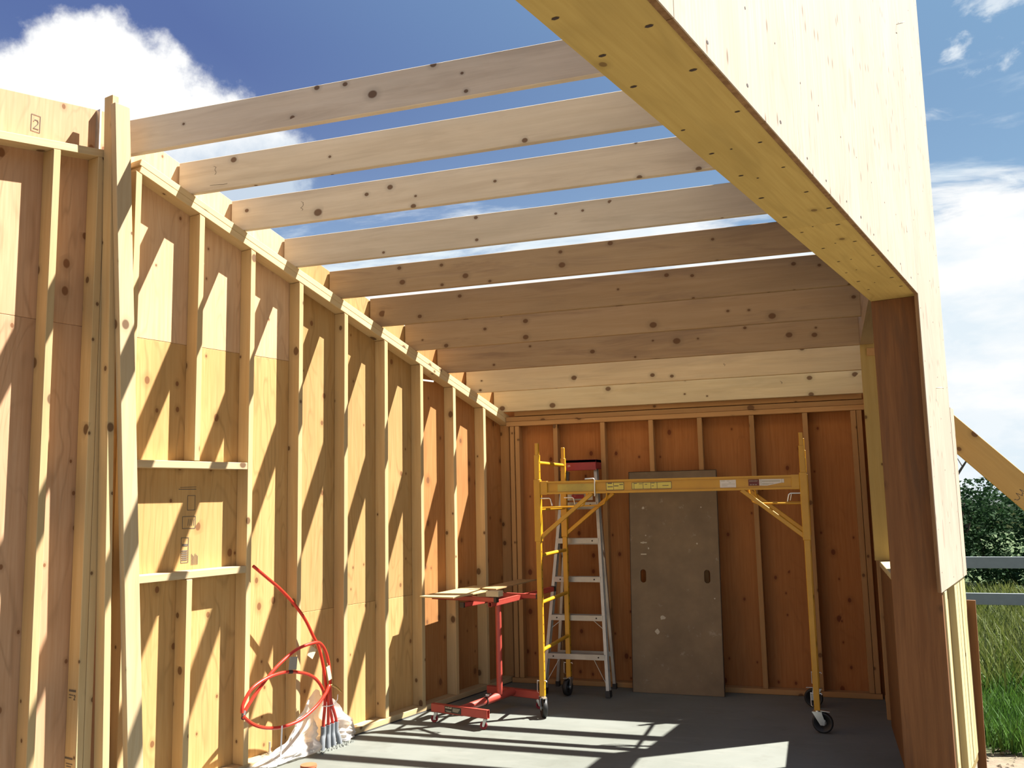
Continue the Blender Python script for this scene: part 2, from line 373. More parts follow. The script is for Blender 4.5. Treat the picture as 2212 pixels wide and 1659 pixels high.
class MB:
    """collects shapes given in world space, then links them as one mesh object"""
    def __init__(s): s.v = []; s.f = []; s.m = []; s.smooth = []
    def add(s, vs, fs, mi=0, smooth=False):
        k = len(s.v); s.v += [Vector(v) for v in vs]
        for f in fs: s.f.append([k + i for i in f]); s.m.append(mi); s.smooth.append(smooth)
        return s
    def box(s, lo, hi, mi=0, M=None):
        vs = [Vector((x_, y_, z_)) for x_ in (lo[0], hi[0]) for y_ in (lo[1], hi[1]) for z_ in (lo[2], hi[2])]
        if M is not None: vs = [M @ v for v in vs]
        return s.add(vs, [(0, 1, 3, 2), (4, 6, 7, 5), (0, 4, 5, 1), (2, 3, 7, 6), (0, 2, 6, 4), (1, 5, 7, 3)], mi)
    def bar(s, p0, p1, w, h, wdir, mi=0):
        p0, p1 = Vector(p0), Vector(p1); ex = (p1 - p0).normalized(); ey = Vector(wdir); ey = (ey - ex * ey.dot(ex)).normalized(); ez = ex.cross(ey)
        L = (p1 - p0).length
        return s.box((-L / 2, -w / 2, -h / 2), (L / 2, w / 2, h / 2), mi, frame(ex, ey, ez, (p0 + p1) / 2))
    def tube(s, pts, r, n=10, mi=0, cap=True):
        pts = [Vector(p) for p in pts]; rs = r if isinstance(r, (list, tuple)) else [r] * len(pts)
        vs = []; fs = []; prev = None
        for i, p in enumerate(pts):
            tg = (pts[min(i + 1, len(pts) - 1)] - pts[max(i - 1, 0)]).normalized()
            a = prev if prev is not None else (Vector((0, 0, 1)) if abs(tg.z) < 0.9 else Vector((1, 0, 0)))
            a = (a - tg * a.dot(tg)).normalized(); prev = a; b = tg.cross(a)
            for k in range(n):
                an = 2 * math.pi * k / n; vs.append(p + (a * math.cos(an) + b * math.sin(an)) * rs[i])
        for i in range(len(pts) - 1):
            for k in range(n):
                k2 = (k + 1) % n; fs.append((i * n + k, i * n + k2, (i + 1) * n + k2, (i + 1) * n + k))
        s.add(vs, fs, mi, True)
        if cap:
            e = (len(pts) - 1) * n
            s.add(vs[:n], [tuple(range(n - 1, -1, -1))], mi); s.add(vs[e:], [tuple(range(n))], mi)
        return s
    def prism(s, poly, axis_vec, mi=0):
        """poly: world points of one face, extruded by axis_vec"""
        n = len(poly); p = [Vector(q) for q in poly]; a = Vector(axis_vec)
        fs = [tuple(range(n - 1, -1, -1)), tuple(range(n, 2 * n))] + [(i, (i + 1) % n, n + (i + 1) % n, n + i) for i in range(n)]
        return s.add(p + [q + a for q in p], fs, mi)
    def build(s, name, mats, parent=None, M=None, bevel=0.0, **kw):
        if M is None:
            c = sum(s.v, Vector()) / max(1, len(s.v)); M = Matrix.Translation(c)
        inv = M.inverted()
        me = bpy.data.meshes.new(name); me.from_pydata([inv @ v for v in s.v], [], s.f)
        for mt in (mats if isinstance(mats, (list, tuple)) else [mats]): me.materials.append(mt)
        me.polygons.foreach_set('material_index', s.m); me.polygons.foreach_set('use_smooth', s.smooth)
        bm = bmesh.new(); bm.from_mesh(me); bmesh.ops.recalc_face_normals(bm, faces=bm.faces)
        if bevel: bmesh.ops.bevel(bm, geom=list(bm.edges), offset=bevel, segments=1, affect='EDGES')
        bm.to_mesh(me); bm.free()
        o = bpy.data.objects.new(name, me); COL.objects.link(o); place(o, M, parent); tag(o, **kw)
        return o

def board(name, p0, p1, w, t, wdir, mat, parent=None, bev=0.0025, clip=None, **kw):
    """one piece of lumber or sheet: local X along it, Y across its width, Z its thickness"""
    p0, p1 = Vector(p0), Vector(p1); ex = (p1 - p0).normalized(); ey = Vector(wdir); ey = (ey - ex * ey.dot(ex)).normalized(); ez = ex.cross(ey)
    L = (p1 - p0).length; M = frame(ex, ey, ez, (p0 + p1) / 2)
    b = MB().box((-L / 2, -w / 2, -t / 2), (L / 2, w / 2, t / 2), 0, M)
    if clip: b.v = [Vector(clip(v)) for v in b.v]
    return b.build(name, mat, parent, M, bevel=bev, **kw)

# ------------------------------------------------------------------ plan of the building
# X runs along the joists and the back wall, Y into the room; the left wall and the big beam run along u, 13.85 degrees off Y
TH = math.radians(13.8507)
un = Vector((math.sin(TH), math.cos(TH), 0)); nn = Vector((math.cos(TH), -math.sin(TH), 0))
def P(n, t, z=0.0): return nn * n + un * t + Vector((0, 0, z))
ZV = Vector((0, 0, 1)); XV = Vector((1, 0, 0)); YV = Vector((0, 1, 0))
NF, NS = -4.13, -4.22            # left wall: stud fronts, inner face of the sheathing
YF, YS = 7.21, 7.30              # back wall: stud fronts, inner face of the sheathing
def plate_top(t): return 2.227 + 0.318 * (6.38 - t)
T0 = 2.80                        # where the flat front part of the left wall meets the sloping part
def front_plate(t): return 3.245 + 0.148 * (t - 2.12)
def nt(v): return v.dot(nn), v.dot(un)

# ------------------------------------------------------------------ floor and ground
fl = MB().prism([(-3.9, -1.0, 0), (-0.0, -1.0, 0), (0.47, 5.3, 0), (0.47, 7.42, 0), (-2.5, 7.42, 0), (-4.75, -1.0, 0)][::-1], (0, 0, -0.18))
fl.build('floor', CONC, None, Matrix.Translation((-2, 3, 0)), kind='structure')
def gz(x, y):
    return -0.20 - 0.058 * max(0.0, min(9.0, y - 6.0)) + 0.03 * noise.noise(Vector((x * 0.6, y * 0.6, 0)))
g = MB(); nx_, ny_ = 60, 60
gx = [-30 + 70 * i / nx_ for i in range(nx_ + 1)]; gy = [-25 + 80 * (j / ny_) for j in range(ny_ + 1)]
g.add([(a, b, gz(a, b) - (0.12 if (-5 < a < 0.3 and -2 < b < 7.4) else 0)) for b in gy for a in gx],
      [(j * (nx_ + 1) + i, j * (nx_ + 1) + i + 1, (j + 1) * (nx_ + 1) + i + 1, (j + 1) * (nx_ + 1) + i) for j in range(ny_) for i in range(nx_)], 0, True)
g.build('ground', SOIL, None, Matrix.Identity(4), kind='structure')

# ------------------------------------------------------------------ left wall
wl = empty('wall_left', P(NS, 4.0), kind='structure')
# sheathing sheets, 12 mm thick, small gaps between them
def sheet_left(t0, t1, z0, z1, mat):
    gap = 0.0004
    def top(t, z): return z if not callable(z) else z(t)
    q = [P(NS, t0 + gap, z0 + gap), P(NS, t1 - gap, z0 + gap), P(NS, t1 - gap, top(t1, z1) - gap), P(NS, t0 + gap, top(t0, z1) - gap)]
    b = MB().prism(q, nn * -0.012)
    b.build('sheathing_panel', mat, wl, frame(ZV, un, ZV.cross(un), P(NS, (t0 + t1) / 2, (z0 + 1.2))), bevel=.002)
up_top = lambda t: plate_top(t) + 0.19
fr_top = lambda t: front_plate(t) + 0.242
for (a, b_) in ((-0.84, 0.38), (0.38, 1.60), (1.60, T0)):
    sheet_left(a, b_, -0.03, 2.405, PLY_P); sheet_left(a, b_, 2.405, fr_top, PLY_P)
sheet_left(T0, 4.06, -0.03, 2.392, PLY_L); sheet_left(T0, 4.06, 2.392, up_top, PLY_U)
sheet_left(4.06, 5.28, -0.03, 0.815, PLY_L); sheet_left(4.06, 5.28, 0.815, up_top, PLY_L)
sheet_left(5.28, 6.66, -0.03, 0.80, PLY_R); sheet_left(5.28, 6.66, 0.80, up_top, PLY_R)
# sole plate and its seal
board('sole_plate', P(NF - 0.045, -0.8, 0.022), P(NF - 0.045, 6.50, 0.022), 0.09, 0.038, nn, PLATE, wl)
MB().bar(P(NF - 0.04, -0.8, 0.0015), P(NF - 0.04, 6.50, 0.0015), 0.10, 0.003, nn).build('sill_seal', SEAL, wl)
# sloping double top plate
sl = (un - ZV * 0.318).normalized()
for k in (0, 1):
    zo = -0.02 - 0.0405 * k
    board('top_plate', P(NF - 0.045, T0 + 0.06, plate_top(T0 + 0.06) + zo), P(NF - 0.045, 6.48, plate_top(6.48) + zo), 0.09, 0.0385, nn, PLATE, wl)
def stud_left(t1, z0=0.041, z1=None, mat=STUD, n=NF, w=0.089, front=False):
    """stud whose farther face is at t1"""
    tt = (front_plate if front else lambda t: plate_top(t) - 0.084)
    def clip(v):
        if z1 is None and v.z > z0 + 0.3: v.z = tt(v.dot(un)) - (0.041 if front else 0)
        return v
    zz = z1 if z1 is not None else tt(t1)
    return board('stud', P(n - w / 2, t1 - 0.019, z0), P(n - w / 2, t1 - 0.019, zz), w, 0.038, nn, mat, wl, clip=clip)
for t1 in (3.662, 4.059, 4.473, 4.883, 5.287, 5.698): stud_left(t1)
stud_left(6.113, mat=STUD); stud_left(6.50, mat=REDSTUD)
stud_left(2.872)
stud_left(3.285, 1.738); stud_left(3.255, 0.041, 1.10)                       # cripples above and below the opening
board('header', P(NF - 0.045, 2.874, 1.716), P(NF - 0.045, 3.624, 1.716), 0.089, 0.040, nn, POSTW, wl)
board('rough_sill', P(NF - 0.045, 2.874, 1.124), P(NF - 0.045, 3.624, 1.124), 0.089, 0.040, nn, POSTW, wl)
# front part of the wall
for t1 in (-0.35, 0.06, 0.46, 0.87, 1.27, 1.66, 2.03, 2.418): stud_left(t1, front=True)
stud_left(2.655, front=True); stud_left(2.695, front=True)
board('top_plate', P(NF - 0.045, -0.8, front_plate(-0.8) - 0.02), P(NF - 0.045, 2.715, front_plate(2.715) - 0.02), 0.09, 0.041, nn, PLATE, wl)
# the built-up post between the two parts: a twisted 2x4 behind and a straight one in front
def lean_t(k, z0):
    return lambda v: v + un * (k * (z0 - v.z))
board('post', P(-4.093, 2.655, 0.0), P(-4.093, 2.655, 3.60), 0.068, 0.038, nn, STUD, wl, clip=lean_t(.022, 3.55))
board('post', P(-4.039, 2.671, 0.0), P(-4.039, 2.671, 3.545), 0.086, 0.038, un, POSTW, wl, clip=lean_t(.0585, 3.5))
MB().box((-0.004, -0.02, -0.12), (0.004, 0.02, 0.12), 0, frame(un, nn, -ZV, P(-4.205, 2.655, 3.44))).build('metal_strap', GALV, wl)
# anchor bolts standing in the sole plate
def bolt(t):
    b = MB(); c = P(NF - 0.045, t, 0.041)
    b.tube([c, c + ZV * 0.07], 0.007, 8); b.tube([c + ZV * 0.004, c + ZV * 0.014], 0.013, 6); b.tube([c, c + ZV * 0.004], 0.022, 10)
    b.build('anchor_bolt', GALV, wl)
bolt(3.86)
MB().bar(P(NF - .03, 5.31, 2.394), P(NF + 0.01, 5.40, 2.388), 0.012, 0.006, ZV).build('nail', TIE, wl)

# marks printed on the wood: grade stamps (illegible lines in the photograph stay lines)
def stroke(b, M, x0, y0, x1, y1, w):
    a = Vector((x0, y0, 0)); c = Vector((x1, y1, 0)); dvec = (c - a); L = dvec.length
    if L < 1e-6: return
    dvec /= L; s = Vector((-dvec.y, dvec.x, 0)) * w / 2; e = dvec * w * 0.3
    b.add([M @ (a - e - s), M @ (c + e - s), M @ (c + e + s), M @ (a - e + s)], [(0, 1, 2, 3)])
def rect(b, M, x0, y0, x1, y1, w):
    for q in ((x0, y0, x1, y0), (x1, y0, x1, y1), (x1, y1, x0, y1), (x0, y1, x0, y0)): stroke(b, M, *q, w)
def glyph(b, M, x, y, h, pts, w):
    for (a, c) in zip(pts[:-1], pts[1:]): stroke(b, M, x + a[0] * h, y + a[1] * h, x + c[0] * h, y + c[1] * h, w)
TWO = [(0, .8), (.12, 1), (.4, 1), (.5, .8), (.45, .6), (0, 0), (.55, 0)]
G = {'P': [(0, 0), (0, 1), (.45, 1), (.5, .75), (.45, .5), (0, .5)], 'R': [(0, 0), (0, 1), (.45, 1), (.5, .75), (.45, .5), (0, .5), (.5, 0)],
     'I': [(.25, 0), (.25, 1)], 'M': [(0, 0), (0, 1), (.28, .4), (.56, 1), (.56, 0)], 'E': [(.5, 0), (0, 0), (0, .5), (.4, .5), (0, .5), (0, 1), (.5, 1)], '2': TWO}
def write(b, M, s, x, y, h, w, step=0.72):
    for i, ch in enumerate(s): glyph(b, M, x + i * step * h, y, h, G[ch], w)
# stamp on the double stud of the front part (its side faces the entrance)
sm = frame(nn, ZV, -un, P(NF - 0.082, 2.617 - 0.0015, 0.475)); b = MB()
for (yy, x0, x1, w) in ((.155, .012, .062, .010), (.135, .012, .045, .004), (.122, .012, .030, .004), (-.155, .0, .055, .009), (-.180, .008, .058, .004), (-.192, .012, .047, .004), (-.30, -.006, .050, .005), (-.308, -.006, .02, .004)):
    stroke(b, sm, x0, yy, x1, yy, w)
glyph(b, sm, .050, .115, .020, TWO, .004); write(b, sm, 'PRIME', .010, -.245, .016, .0035, .62)
b.build('stamp', INK, wl)
# stamps on the sheet inside the opening
sm = frame(un, ZV, nn, P(NS + 0.0015, 3.28, 1.30)); b = MB()
rect(b, sm, -.035, -.115, .012, .02, .003); rect(b, sm, -.03, .07, .055, .135, .003); rect(b, sm, .0, .17, .05, .25, .003)
for k in range(6): stroke(b, sm, .035 + .008 * k, -.13, .035 + .008 * k, -.07 - .006 * (k % 3), .003)
for k in range(5): stroke(b, sm, -.028, -.10 + .012 * k, .004, -.10 + .012 * k, .008)
stroke(b, sm, -.026, -.02, .004, -.02, .012); stroke(b, sm, -.06, .285, .055, .285, .004); stroke(b, sm, -.05, .295, .055, .298, .003)
for k in range(4): stroke(b, sm, .005 + .013 * k, .085, .01 + .012 * k, .12, .003)
for k in range(7): stroke(b, sm, -.03 + .004 * k, .42 + .035 * k, .07, .42 + .035 * k, .003)
b.build('stamp', INK, wl)
sm = frame(un, ZV, nn, P(NS + 0.0015, 2.335, 3.375)); b = MB(); rect(b, sm, -.022, -.04, .022, .045, .003); glyph(b, sm, -.010, -.025, .045, TWO, .004); stroke(b, sm, -.03, -.10, .01, -.10, .01)
b.build('stamp', INK, wl)

# ------------------------------------------------------------------ back wall
wb = empty('wall_back', (-1.0, YS, 0), kind='structure')
def sheet_back(x0, x1, z0, z1, mat):
    q = [(x0, YS, z0), (x1, YS, z0), (x1, YS, z1), (x0, YS, z1)]
    MB().prism(q, (0, 0.012, 0)).build('sheathing_panel', mat, wb, frame(ZV, XV, YV, ((x0 + x1) / 2, YS, (z0 + z1) / 2)), bevel=.002)
for (a, b_) in ((-2.62, -1.25), (-1.25, -0.06), (-0.06, 0.49)): sheet_back(a, b_, -0.03, 2.41, PLY_B)
board('sole_plate', (-2.46, YF + .045, .02), (0.36, YF + .045, .02), 0.09, 0.038, YV, REDSTUD, wb)
for k in (0, 1): board('top_plate', (-2.47, YF + .045, 2.120 + .040 * k), (0.40, YF + .045, 2.120 + .040 * k), 0.09, 0.0385, YV, REDSTUD, wb)
for xr in (-2.40, -2.355, -2.02, -1.618, -1.221, -0.833, -0.434, -0.038, 0.309, 0.350):
    board('stud', (xr - .019, YF + .045, .041), (xr - .019, YF + .045, 2.099), 0.089, 0.038, YV, REDSTUD, wb)
board('blocking', (-2.40, YF + .052, 2.268), (0.36, YF + .052, 2.268), .165, .072, ZV, REDSTUD, wb)
# ------------------------------------------------------------------ roof joists
ce = empty('ceiling', (-1.7, 5.4, 2.2), kind='structure')
JY = [3.721, 4.079, 4.445, 4.857, 5.255, 5.653, 6.032, 6.416, 6.792, 7.183]
for i, yj in enumerate(JY):
    xl = (NS + 0.004 + un.x * 0 - nn.y * (yj + .02)) / nn.x        # where the joist meets the left sheathing
    tl = (Vector((xl + .15, yj, 0))).dot(un); zb = plate_top(tl) + 0.002
    beam_x = (-0.910 - nn.y * yj) / nn.x
    xr = beam_x if yj < 5.1 else (0.331 if yj < 6.43 else 0.47)
    dj = 0.190 if i < 5 else 0.206
    mat = (JOIST_A, JOIST_A, JOIST_A, JOIST_A, JOIST_B, JOIST_B, JOIST_B, JOIST_B, JOIST_C, JOIST_C)[i]
    board('joist', (xl, yj + .019, zb + dj / 2), (xr, yj + .019, zb + dj / 2), dj, 0.038, ZV, mat, ce)

# pencil scribbles and stamps left on the lumber
def scribble(parent, M, w, h, n, lw):
    b = MB(); x_, y_ = -w / 2, 0
    for k in range(n):
        x2, y2 = -w / 2 + w * (k + 1) / n + U(-.2, .2) * w / n, U(-.5, .5) * h
        stroke(b, M, x_, y_, x2, y2, lw); x_, y_ = x2, y2
    b.build('pencil_mark', INK, parent)
def joist_mark(i, x_, zoff, w, h, n, vertical=True):
    z_ = plate_top(Vector(((NS - nn.y * JY[i]) / nn.x + .15, JY[i], 0)).dot(un)) + zoff
    scribble(ce, frame(ZV if vertical else XV, -XV if vertical else ZV, -YV, (x_, JY[i] - .0008, z_)), w, h, n, .0022)
joist_mark(1, -3.09, .115, .05, .022, 7); joist_mark(2, -2.755, .10, .055, .022, 7); joist_mark(1, -3.06, .03, .12, .01, 4, False)
joist_mark(9, -.21, .115, .022, .03, 6); joist_mark(8, -.60, .10, .02, .02, 5)
# ------------------------------------------------------------------ right side: beam, post, end wall with an opening
wr = empty('wall_right', (0.42, 6.0, 0), kind='structure')
NI, NO = -0.908, -0.660          # inner and outer face of the beam and post
ZB = 2.512; TP = 5.075           # underside of the beam; front of the post
# the beam: plywood soffit, built-up core, thick plywood fascia standing tall above it
core = MB().bar(P((NI + NO) / 2 - .012, -1.2, ZB + .16), P((NI + NO) / 2 - .012, TP + .04, ZB + .16), NO - NI - .026, 0.285, nn)
core.build('beam', YELLOWW, wr, frame(un, nn, -ZV, P(-.79, 2.0, ZB + .16)))
for (a, b_) in ((-1.2, 1.02), (1.02, 3.46), (3.46, TP + .03)):
    board('soffit_panel', P((NI + NO) / 2 - .009, a + .001, ZB + .0065), P((NI + NO) / 2 - .009, b_ - .001, ZB + .0065), NO - NI - .019, 0.012, nn, PLY_S, wr, bev=0.001)
board('inner_panel', P(NI + .006, -1.2, ZB + .62), P(NI + .006, TP + .05, ZB + .62), 1.20, 0.012, ZV, PLY_R, wr, bev=0)
def fascia(t0, t1, z0, z1):
    M = frame(ZV, un, ZV.cross(un), P(NO, (t0 + t1) / 2, (z0 + z1) / 2))
    b = MB(); ply = 0.019
    def slab(n0, n1, mi):
        b.prism([P(n0, t0 + .0015, z0 + .0015), P(n0, t1 - .0015, z0 + .0015), P(n0, t1 - .0015, z1 - .0015), P(n0, t0 + .0015, z1 - .0015)], nn * (n1 - n0), mi)
    slab(NO - ply, NO - .0035, 1); slab(NO - .0035, NO, 0)
    b.build('fascia_panel', [PLY_F, PLY_E], wr, M)
for (a, b_) in ((-1.2, 1.72), (1.72, 5.0)): fascia(a, b_, ZB - .006, 4.95)
fascia(5.0, 5.93, 0.985, 4.95); fascia(5.945, 6.115, 0.985, 1.985)
# framing behind the tall panel
for t_ in (5.55, 6.02): board('stud', P(NO - .07, t_, 1.0), P(NO - .07, t_, 4.85), .089, .038, nn, YELLOWW, wr)
board('top_plate', P(NO - .07, -1.2, 4.88), P(NO - .07, 6.05, 4.88), .089, .038, nn, PLATE, wr)
# the brown post and the plies beside it
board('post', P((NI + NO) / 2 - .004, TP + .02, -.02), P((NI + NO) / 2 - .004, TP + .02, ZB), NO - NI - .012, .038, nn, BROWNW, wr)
MB().box((-.011, .0, -.76), (.0, .042, .76), 0, frame(nn, un, ZV, P(NO - .0195, TP, 1.752))).build('edge_strip', PLY_E, wr)
board('stud', P(NO - .045, 5.165, -.02), P(NO - .045, 5.165, .98), .085, .085, nn, CREAMW, wr)
board('post', P(NO - .105, 5.395, -.02), P(NO - .105, 5.395, 2.5), .13, .36, nn, OLIVEW, wr)
for t_ in (5.61, 5.73, 5.87, 5.985): board('stud', P(NO - .055, t_, -.02), P(NO - .055, t_, .982), .095, .11, nn, CREAMW, wr)
board('sole_plate', P(NO - .06, 5.1, -.04), P(NO - .06, 6.02, -.04), .10, .04, nn, OLIVEW, wr)
# end wall along Y at x = 0.37: low wall, sill, far jamb, short solid piece, head
XW = 0.372
board('stud', (XW + .045, 6.41, .0), (XW + .045, 6.41, 1.005), .089, .038, XV, REDSTUD, wr)
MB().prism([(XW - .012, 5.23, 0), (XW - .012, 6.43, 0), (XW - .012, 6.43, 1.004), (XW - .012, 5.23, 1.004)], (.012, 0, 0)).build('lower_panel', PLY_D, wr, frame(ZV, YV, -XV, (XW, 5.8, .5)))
board('sill', (XW + .045, 5.25, 1.022), (XW + .045, 6.44, 1.022), .118, .036, XV, CREAMW, wr)
board('jamb', (XW + .032, 6.465, 1.041), (XW + .032, 6.465, 2.49), .145, .038, XV, YELLOWW, wr)
board('jamb', (XW + .032, 6.50, 2.49), (XW + .032, 6.50, 2.62), .145, .038, XV, YELLOWW, wr)
board('stud', (XW + .020, 6.62, .0), (XW + .020, 6.62, 2.32), .089, .038, XV, REDSTUD, wr)
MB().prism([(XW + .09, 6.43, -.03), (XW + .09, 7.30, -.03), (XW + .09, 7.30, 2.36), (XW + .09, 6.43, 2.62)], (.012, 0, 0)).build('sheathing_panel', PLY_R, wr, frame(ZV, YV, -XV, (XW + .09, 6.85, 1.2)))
board('sole_plate', (XW + .045, 5.25, .019), (XW + .045, 7.20, .019), .089, .038, XV, REDSTUD, wr)
hb = MB().prism([(.330, 5.20, 2.545), (.330, 6.444, 2.478), (.330, 6.444, 2.72), (.330, 5.20, 3.02)], (.085, 0, 0))
hb.build('header', JOIST_B, wr, frame(YV, ZV, XV, (XW, 5.8, 2.65)))
MB().prism([(XW + .0, 6.44, 2.40), (XW + .0, 7.20, 2.17), (XW + .0, 7.20, 2.21), (XW + .0, 6.44, 2.45)], (.089, 0, 0)).build('top_plate', REDSTUD, wr, frame(YV, ZV, XV, (XW, 6.8, 2.3)))
# rows of nail heads on the tall panel and under the beam
b = MB()
def dot(c, a1, a2, r, e=1.0):
    b.add([c + a1 * r * e * math.cos(k * 1.047) + a2 * r * math.sin(k * 1.047) for k in range(6)], [(0, 1, 2, 3, 4, 5)])
tt = -0.3
while tt < 5.0:
    dot(P(NO + .0006, tt, ZB + U(.03, .05)), un, ZV, U(.004, .006), 1.6); dot(P(NO + .0006, tt + U(-.05, .05), ZB + U(.26, .32)), un, ZV, U(.003, .005))
    tt += U(.24, .32)
for zz in [1.05 + .27 * k for k in range(14)]:
    for t_ in (5.06, 5.50, 5.88): dot(P(NO + .0006, t_ + U(-.01, .01), zz + U(-.05, .05)), un, ZV, U(.003, .0045))
b.build('nail_heads', TAPE, wr, kind='stuff')
b = MB(); tt = 0.8
while tt < 5.0:
    for n_ in (NI + .045, NO - .055): dot(P(n_ + U(-.012, .012), tt + U(-.04, .04), ZB - .0006), nn, un, U(.004, .0065), 1.7)
    if R() < .4: dot(P(-.79 + U(-.03, .03), tt + U(-.08, .08), ZB - .0006), nn, un, .004)
    tt += U(.20, .28)
b.build('nail_heads', TAPE, wr, kind='stuff')
# bent nails sticking out of the tall panel
for (t_, z_, k) in ((4.83, 4.35, .11), (4.98, 3.98, .05), (5.40, 2.05, .02)):
    c = P(NO, t_, z_); b = MB(); b.tube([c, c + nn * .03, c + nn * .035 - ZV * .004 + un * k * .9 + ZV * .03 * (k > .04)], .0022, 6); b.build('nail', GALV, wr)

# ------------------------------------------------------------------ brace, leaning sheets, fence, outside
br_ = board('diagonal_brace', (0.80, 7.46, 2.12), (3.07, 7.46, -0.255), 0.200, 0.038, ZV, YELLOWW, None, bev=.003,
      label='wide yellowish diagonal brace board running down to the ground outside the post', cat='brace')
board('brown_board', P(-.660, 6.07, -.22), P(-.646, 6.07, .84), .048, .022, nn, BROWNW, None, bev=.001,
      label='dark brown narrow board standing on end against the outside of the wall', cat='board')

dv_ = (Vector((3.07, 0, -.255)) - Vector((.80, 0, 2.12))).normalized()
scribble(br_, frame(Vector((-dv_.z, 0, dv_.x)), dv_, -YV, (1.39, 7.46 - .0202, 1.44)), .09, .05, 12, .004)
fe = empty('rail_fence', (2.2, 13.0, -.6), label='white painted two-rail fence standing in the long grass', cat='fence')
for zc in (.555, .10): board('rail', (-2.0, 13.0, zc), (9.0, 13.0, zc), .145, .035, ZV, RAILW, fe)
for xp in (-1.9, .5, 2.95, 5.4, 7.85): board('post', (xp, 13.07, -.9), (xp, 13.07, .68), .10, .10, XV, RAILW, fe)

# grass: stuff
def grass(name, n, area, hmin, hmax, mat, w=.006):
    b = MB()
    for _ in range(n):
        x_, y_ = area()
        z0 = gz(x_, y_) - .02; h = U(hmin, hmax) * (1.0 if y_ < 9 else 1.25); a = U(0, 6.283); ww = w * U(.7, 1.5) * (1 + max(0, y_ - 8) * .12)
        s = Vector((math.cos(a), math.sin(a), 0)) * ww; le = Vector((U(-1, 1), U(-1, 1), 0)) * h * .45
        p = Vector((x_, y_, z0))
        b.add([p - s, p + s, p + s * .7 + le * .35 + ZV * h * .6, p - s * .7 + le * .35 + ZV * h * .6, p + le + ZV * h], [(0, 1, 2, 3), (3, 2, 4)])
    return b.build(name, mat, None, Matrix.Identity(4))
def near_area():
    while True:
        y_ = 6.3 + 7.0 * R() ** 1.5; x_ = U(.75, 4.2)
        edge = 6.85 + .5 * noise.noise(Vector((x_ * 1.3, y_ * 1.3, 3)))
        if y_ > edge and x_ > .75 + .02 * y_ and not (x_ < 1.0 and y_ < 7.4): return x_, y_
def far_area():
    y_ = U(9.0, 19.5); return U(.6, 7.5), y_
tag(grass('grass', 26000, near_area, .08, .24, GRASS), kind='stuff', label='bright green grass beside the bare soil by the building', cat='grass')
tag(grass('tall_grass', 24000, far_area, .20, .45, GRASSY, .008), kind='stuff', label='tall seeding yellow-green grass around and behind the fence', cat='grass')
# earth clods and chips on the bare soil
b = MB()
for _ in range(260):
    x_, y_ = U(.85, 2.2), U(5.4, 7.2); r = U(.006, .028); p = Vector((x_, y_, gz(x_, y_) + r * .3))
    q = [p + Vector((math.cos(k * 1.257 + r) * r * U(.7, 1.3), math.sin(k * 1.257 + r) * r * U(.7, 1.3), 0)) for k in range(5)]
    b.add(q + [p + ZV * r * U(.5, .9)], [(0, 1, 5), (1, 2, 5), (2, 3, 5), (3, 4, 5), (4, 0, 5)])
tag(b.build('soil_clods', SOIL, None, Matrix.Identity(4)), kind='stuff', label='loose clods and chips on the bare soil', cat='soil')

def bush(x_, y_, h, w, lab, n=5200):
    root = empty('hedge_bush', (x_, y_, gz(x_, y_)), label=lab, cat='bush')
    base = gz(x_, y_); b = MB(); cl = []
    for _ in range(26):
        a = U(0, 6.283); rr = w * .5 * math.sqrt(R()); zz = base + h * (.12 + .74 * R())
        cl.append((Vector((x_ + math.cos(a) * rr, y_ + math.sin(a) * rr * .8, zz)), U(.22, .42) * w * .75))
    for _ in range(n):
        c, r = random.choice(cl); dv = Vector((random.gauss(0, 1), random.gauss(0, 1), random.gauss(0, 1))).normalized()
        p = c + dv * r * (.72 + .32 * R())
        if p.z < base + .02: continue
        if p.z > base + h: p.z = base + h - .1 * R()
        s = U(.035, .075); a = Vector((U(-1, 1), U(-1, 1), U(-.5, .5))).normalized(); e = a.cross(Vector((U(-1, 1), U(-1, 1), U(-1, 1)))).normalized()
        b.add([p - a * s, p + e * s * .5, p + a * s, p - e * s * .5], [(0, 1, 2, 3)])
    b.build('foliage', LEAF, root, Matrix.Translation((x_, y_, base + h / 2)))
    tb = MB()
    for k in range(4):
        a = U(0, 6.283); tb.tube([(x_, y_, base - .05), (x_ + math.cos(a) * .15, y_ + math.sin(a) * .15, base + h * .4), (x_ + math.cos(a) * .5, y_ + math.sin(a) * .4, base + h * .8)], [.05, .03, .012], 6)
    tb.build('stem', BARK, root)
bush(2.62, 21.0, 2.42, 2.0, 'dark green hedge bush directly beside the sunlit post edge', 6500)
bush(4.75, 21.1, 2.36, 2.0, 'dark green hedge bush showing below the diagonal brace', 6500)
bush(3.65, 23.6, 2.48, 2.2, 'rear dark hedge bush filling the gap between the two nearer ones', 5000)
dt = empty('bare_tree', (3.0, 22.3, -.7), label='leafless dead branch rising just above the hedge top', cat='tree')
b = MB(); bx, by = 3.0, 22.3
b.tube([(bx - .25, by, -.75), (bx - .16, by, 1.0), (bx - .02, by, 1.8), (bx + .22, by, 2.15), (bx + .36, by, 2.42)], [.06, .05, .03, .018, .006], 6)
for (p, q) in (((-.02, 1.8), (.02, 2.36)), ((.22, 2.15), (.46, 2.22)), ((.10, 1.98), (-.05, 2.25)), ((.3, 2.3), (.28, 2.5))):
    b.tube([(bx + p[0], by, p[1]), (bx + (p[0] + q[0]) / 2, by + .05, (p[1] + q[1]) / 2 + .04), (bx + q[0], by, q[1])], [.014, .009, .004], 5)
b.build('branches', BARK, dt)

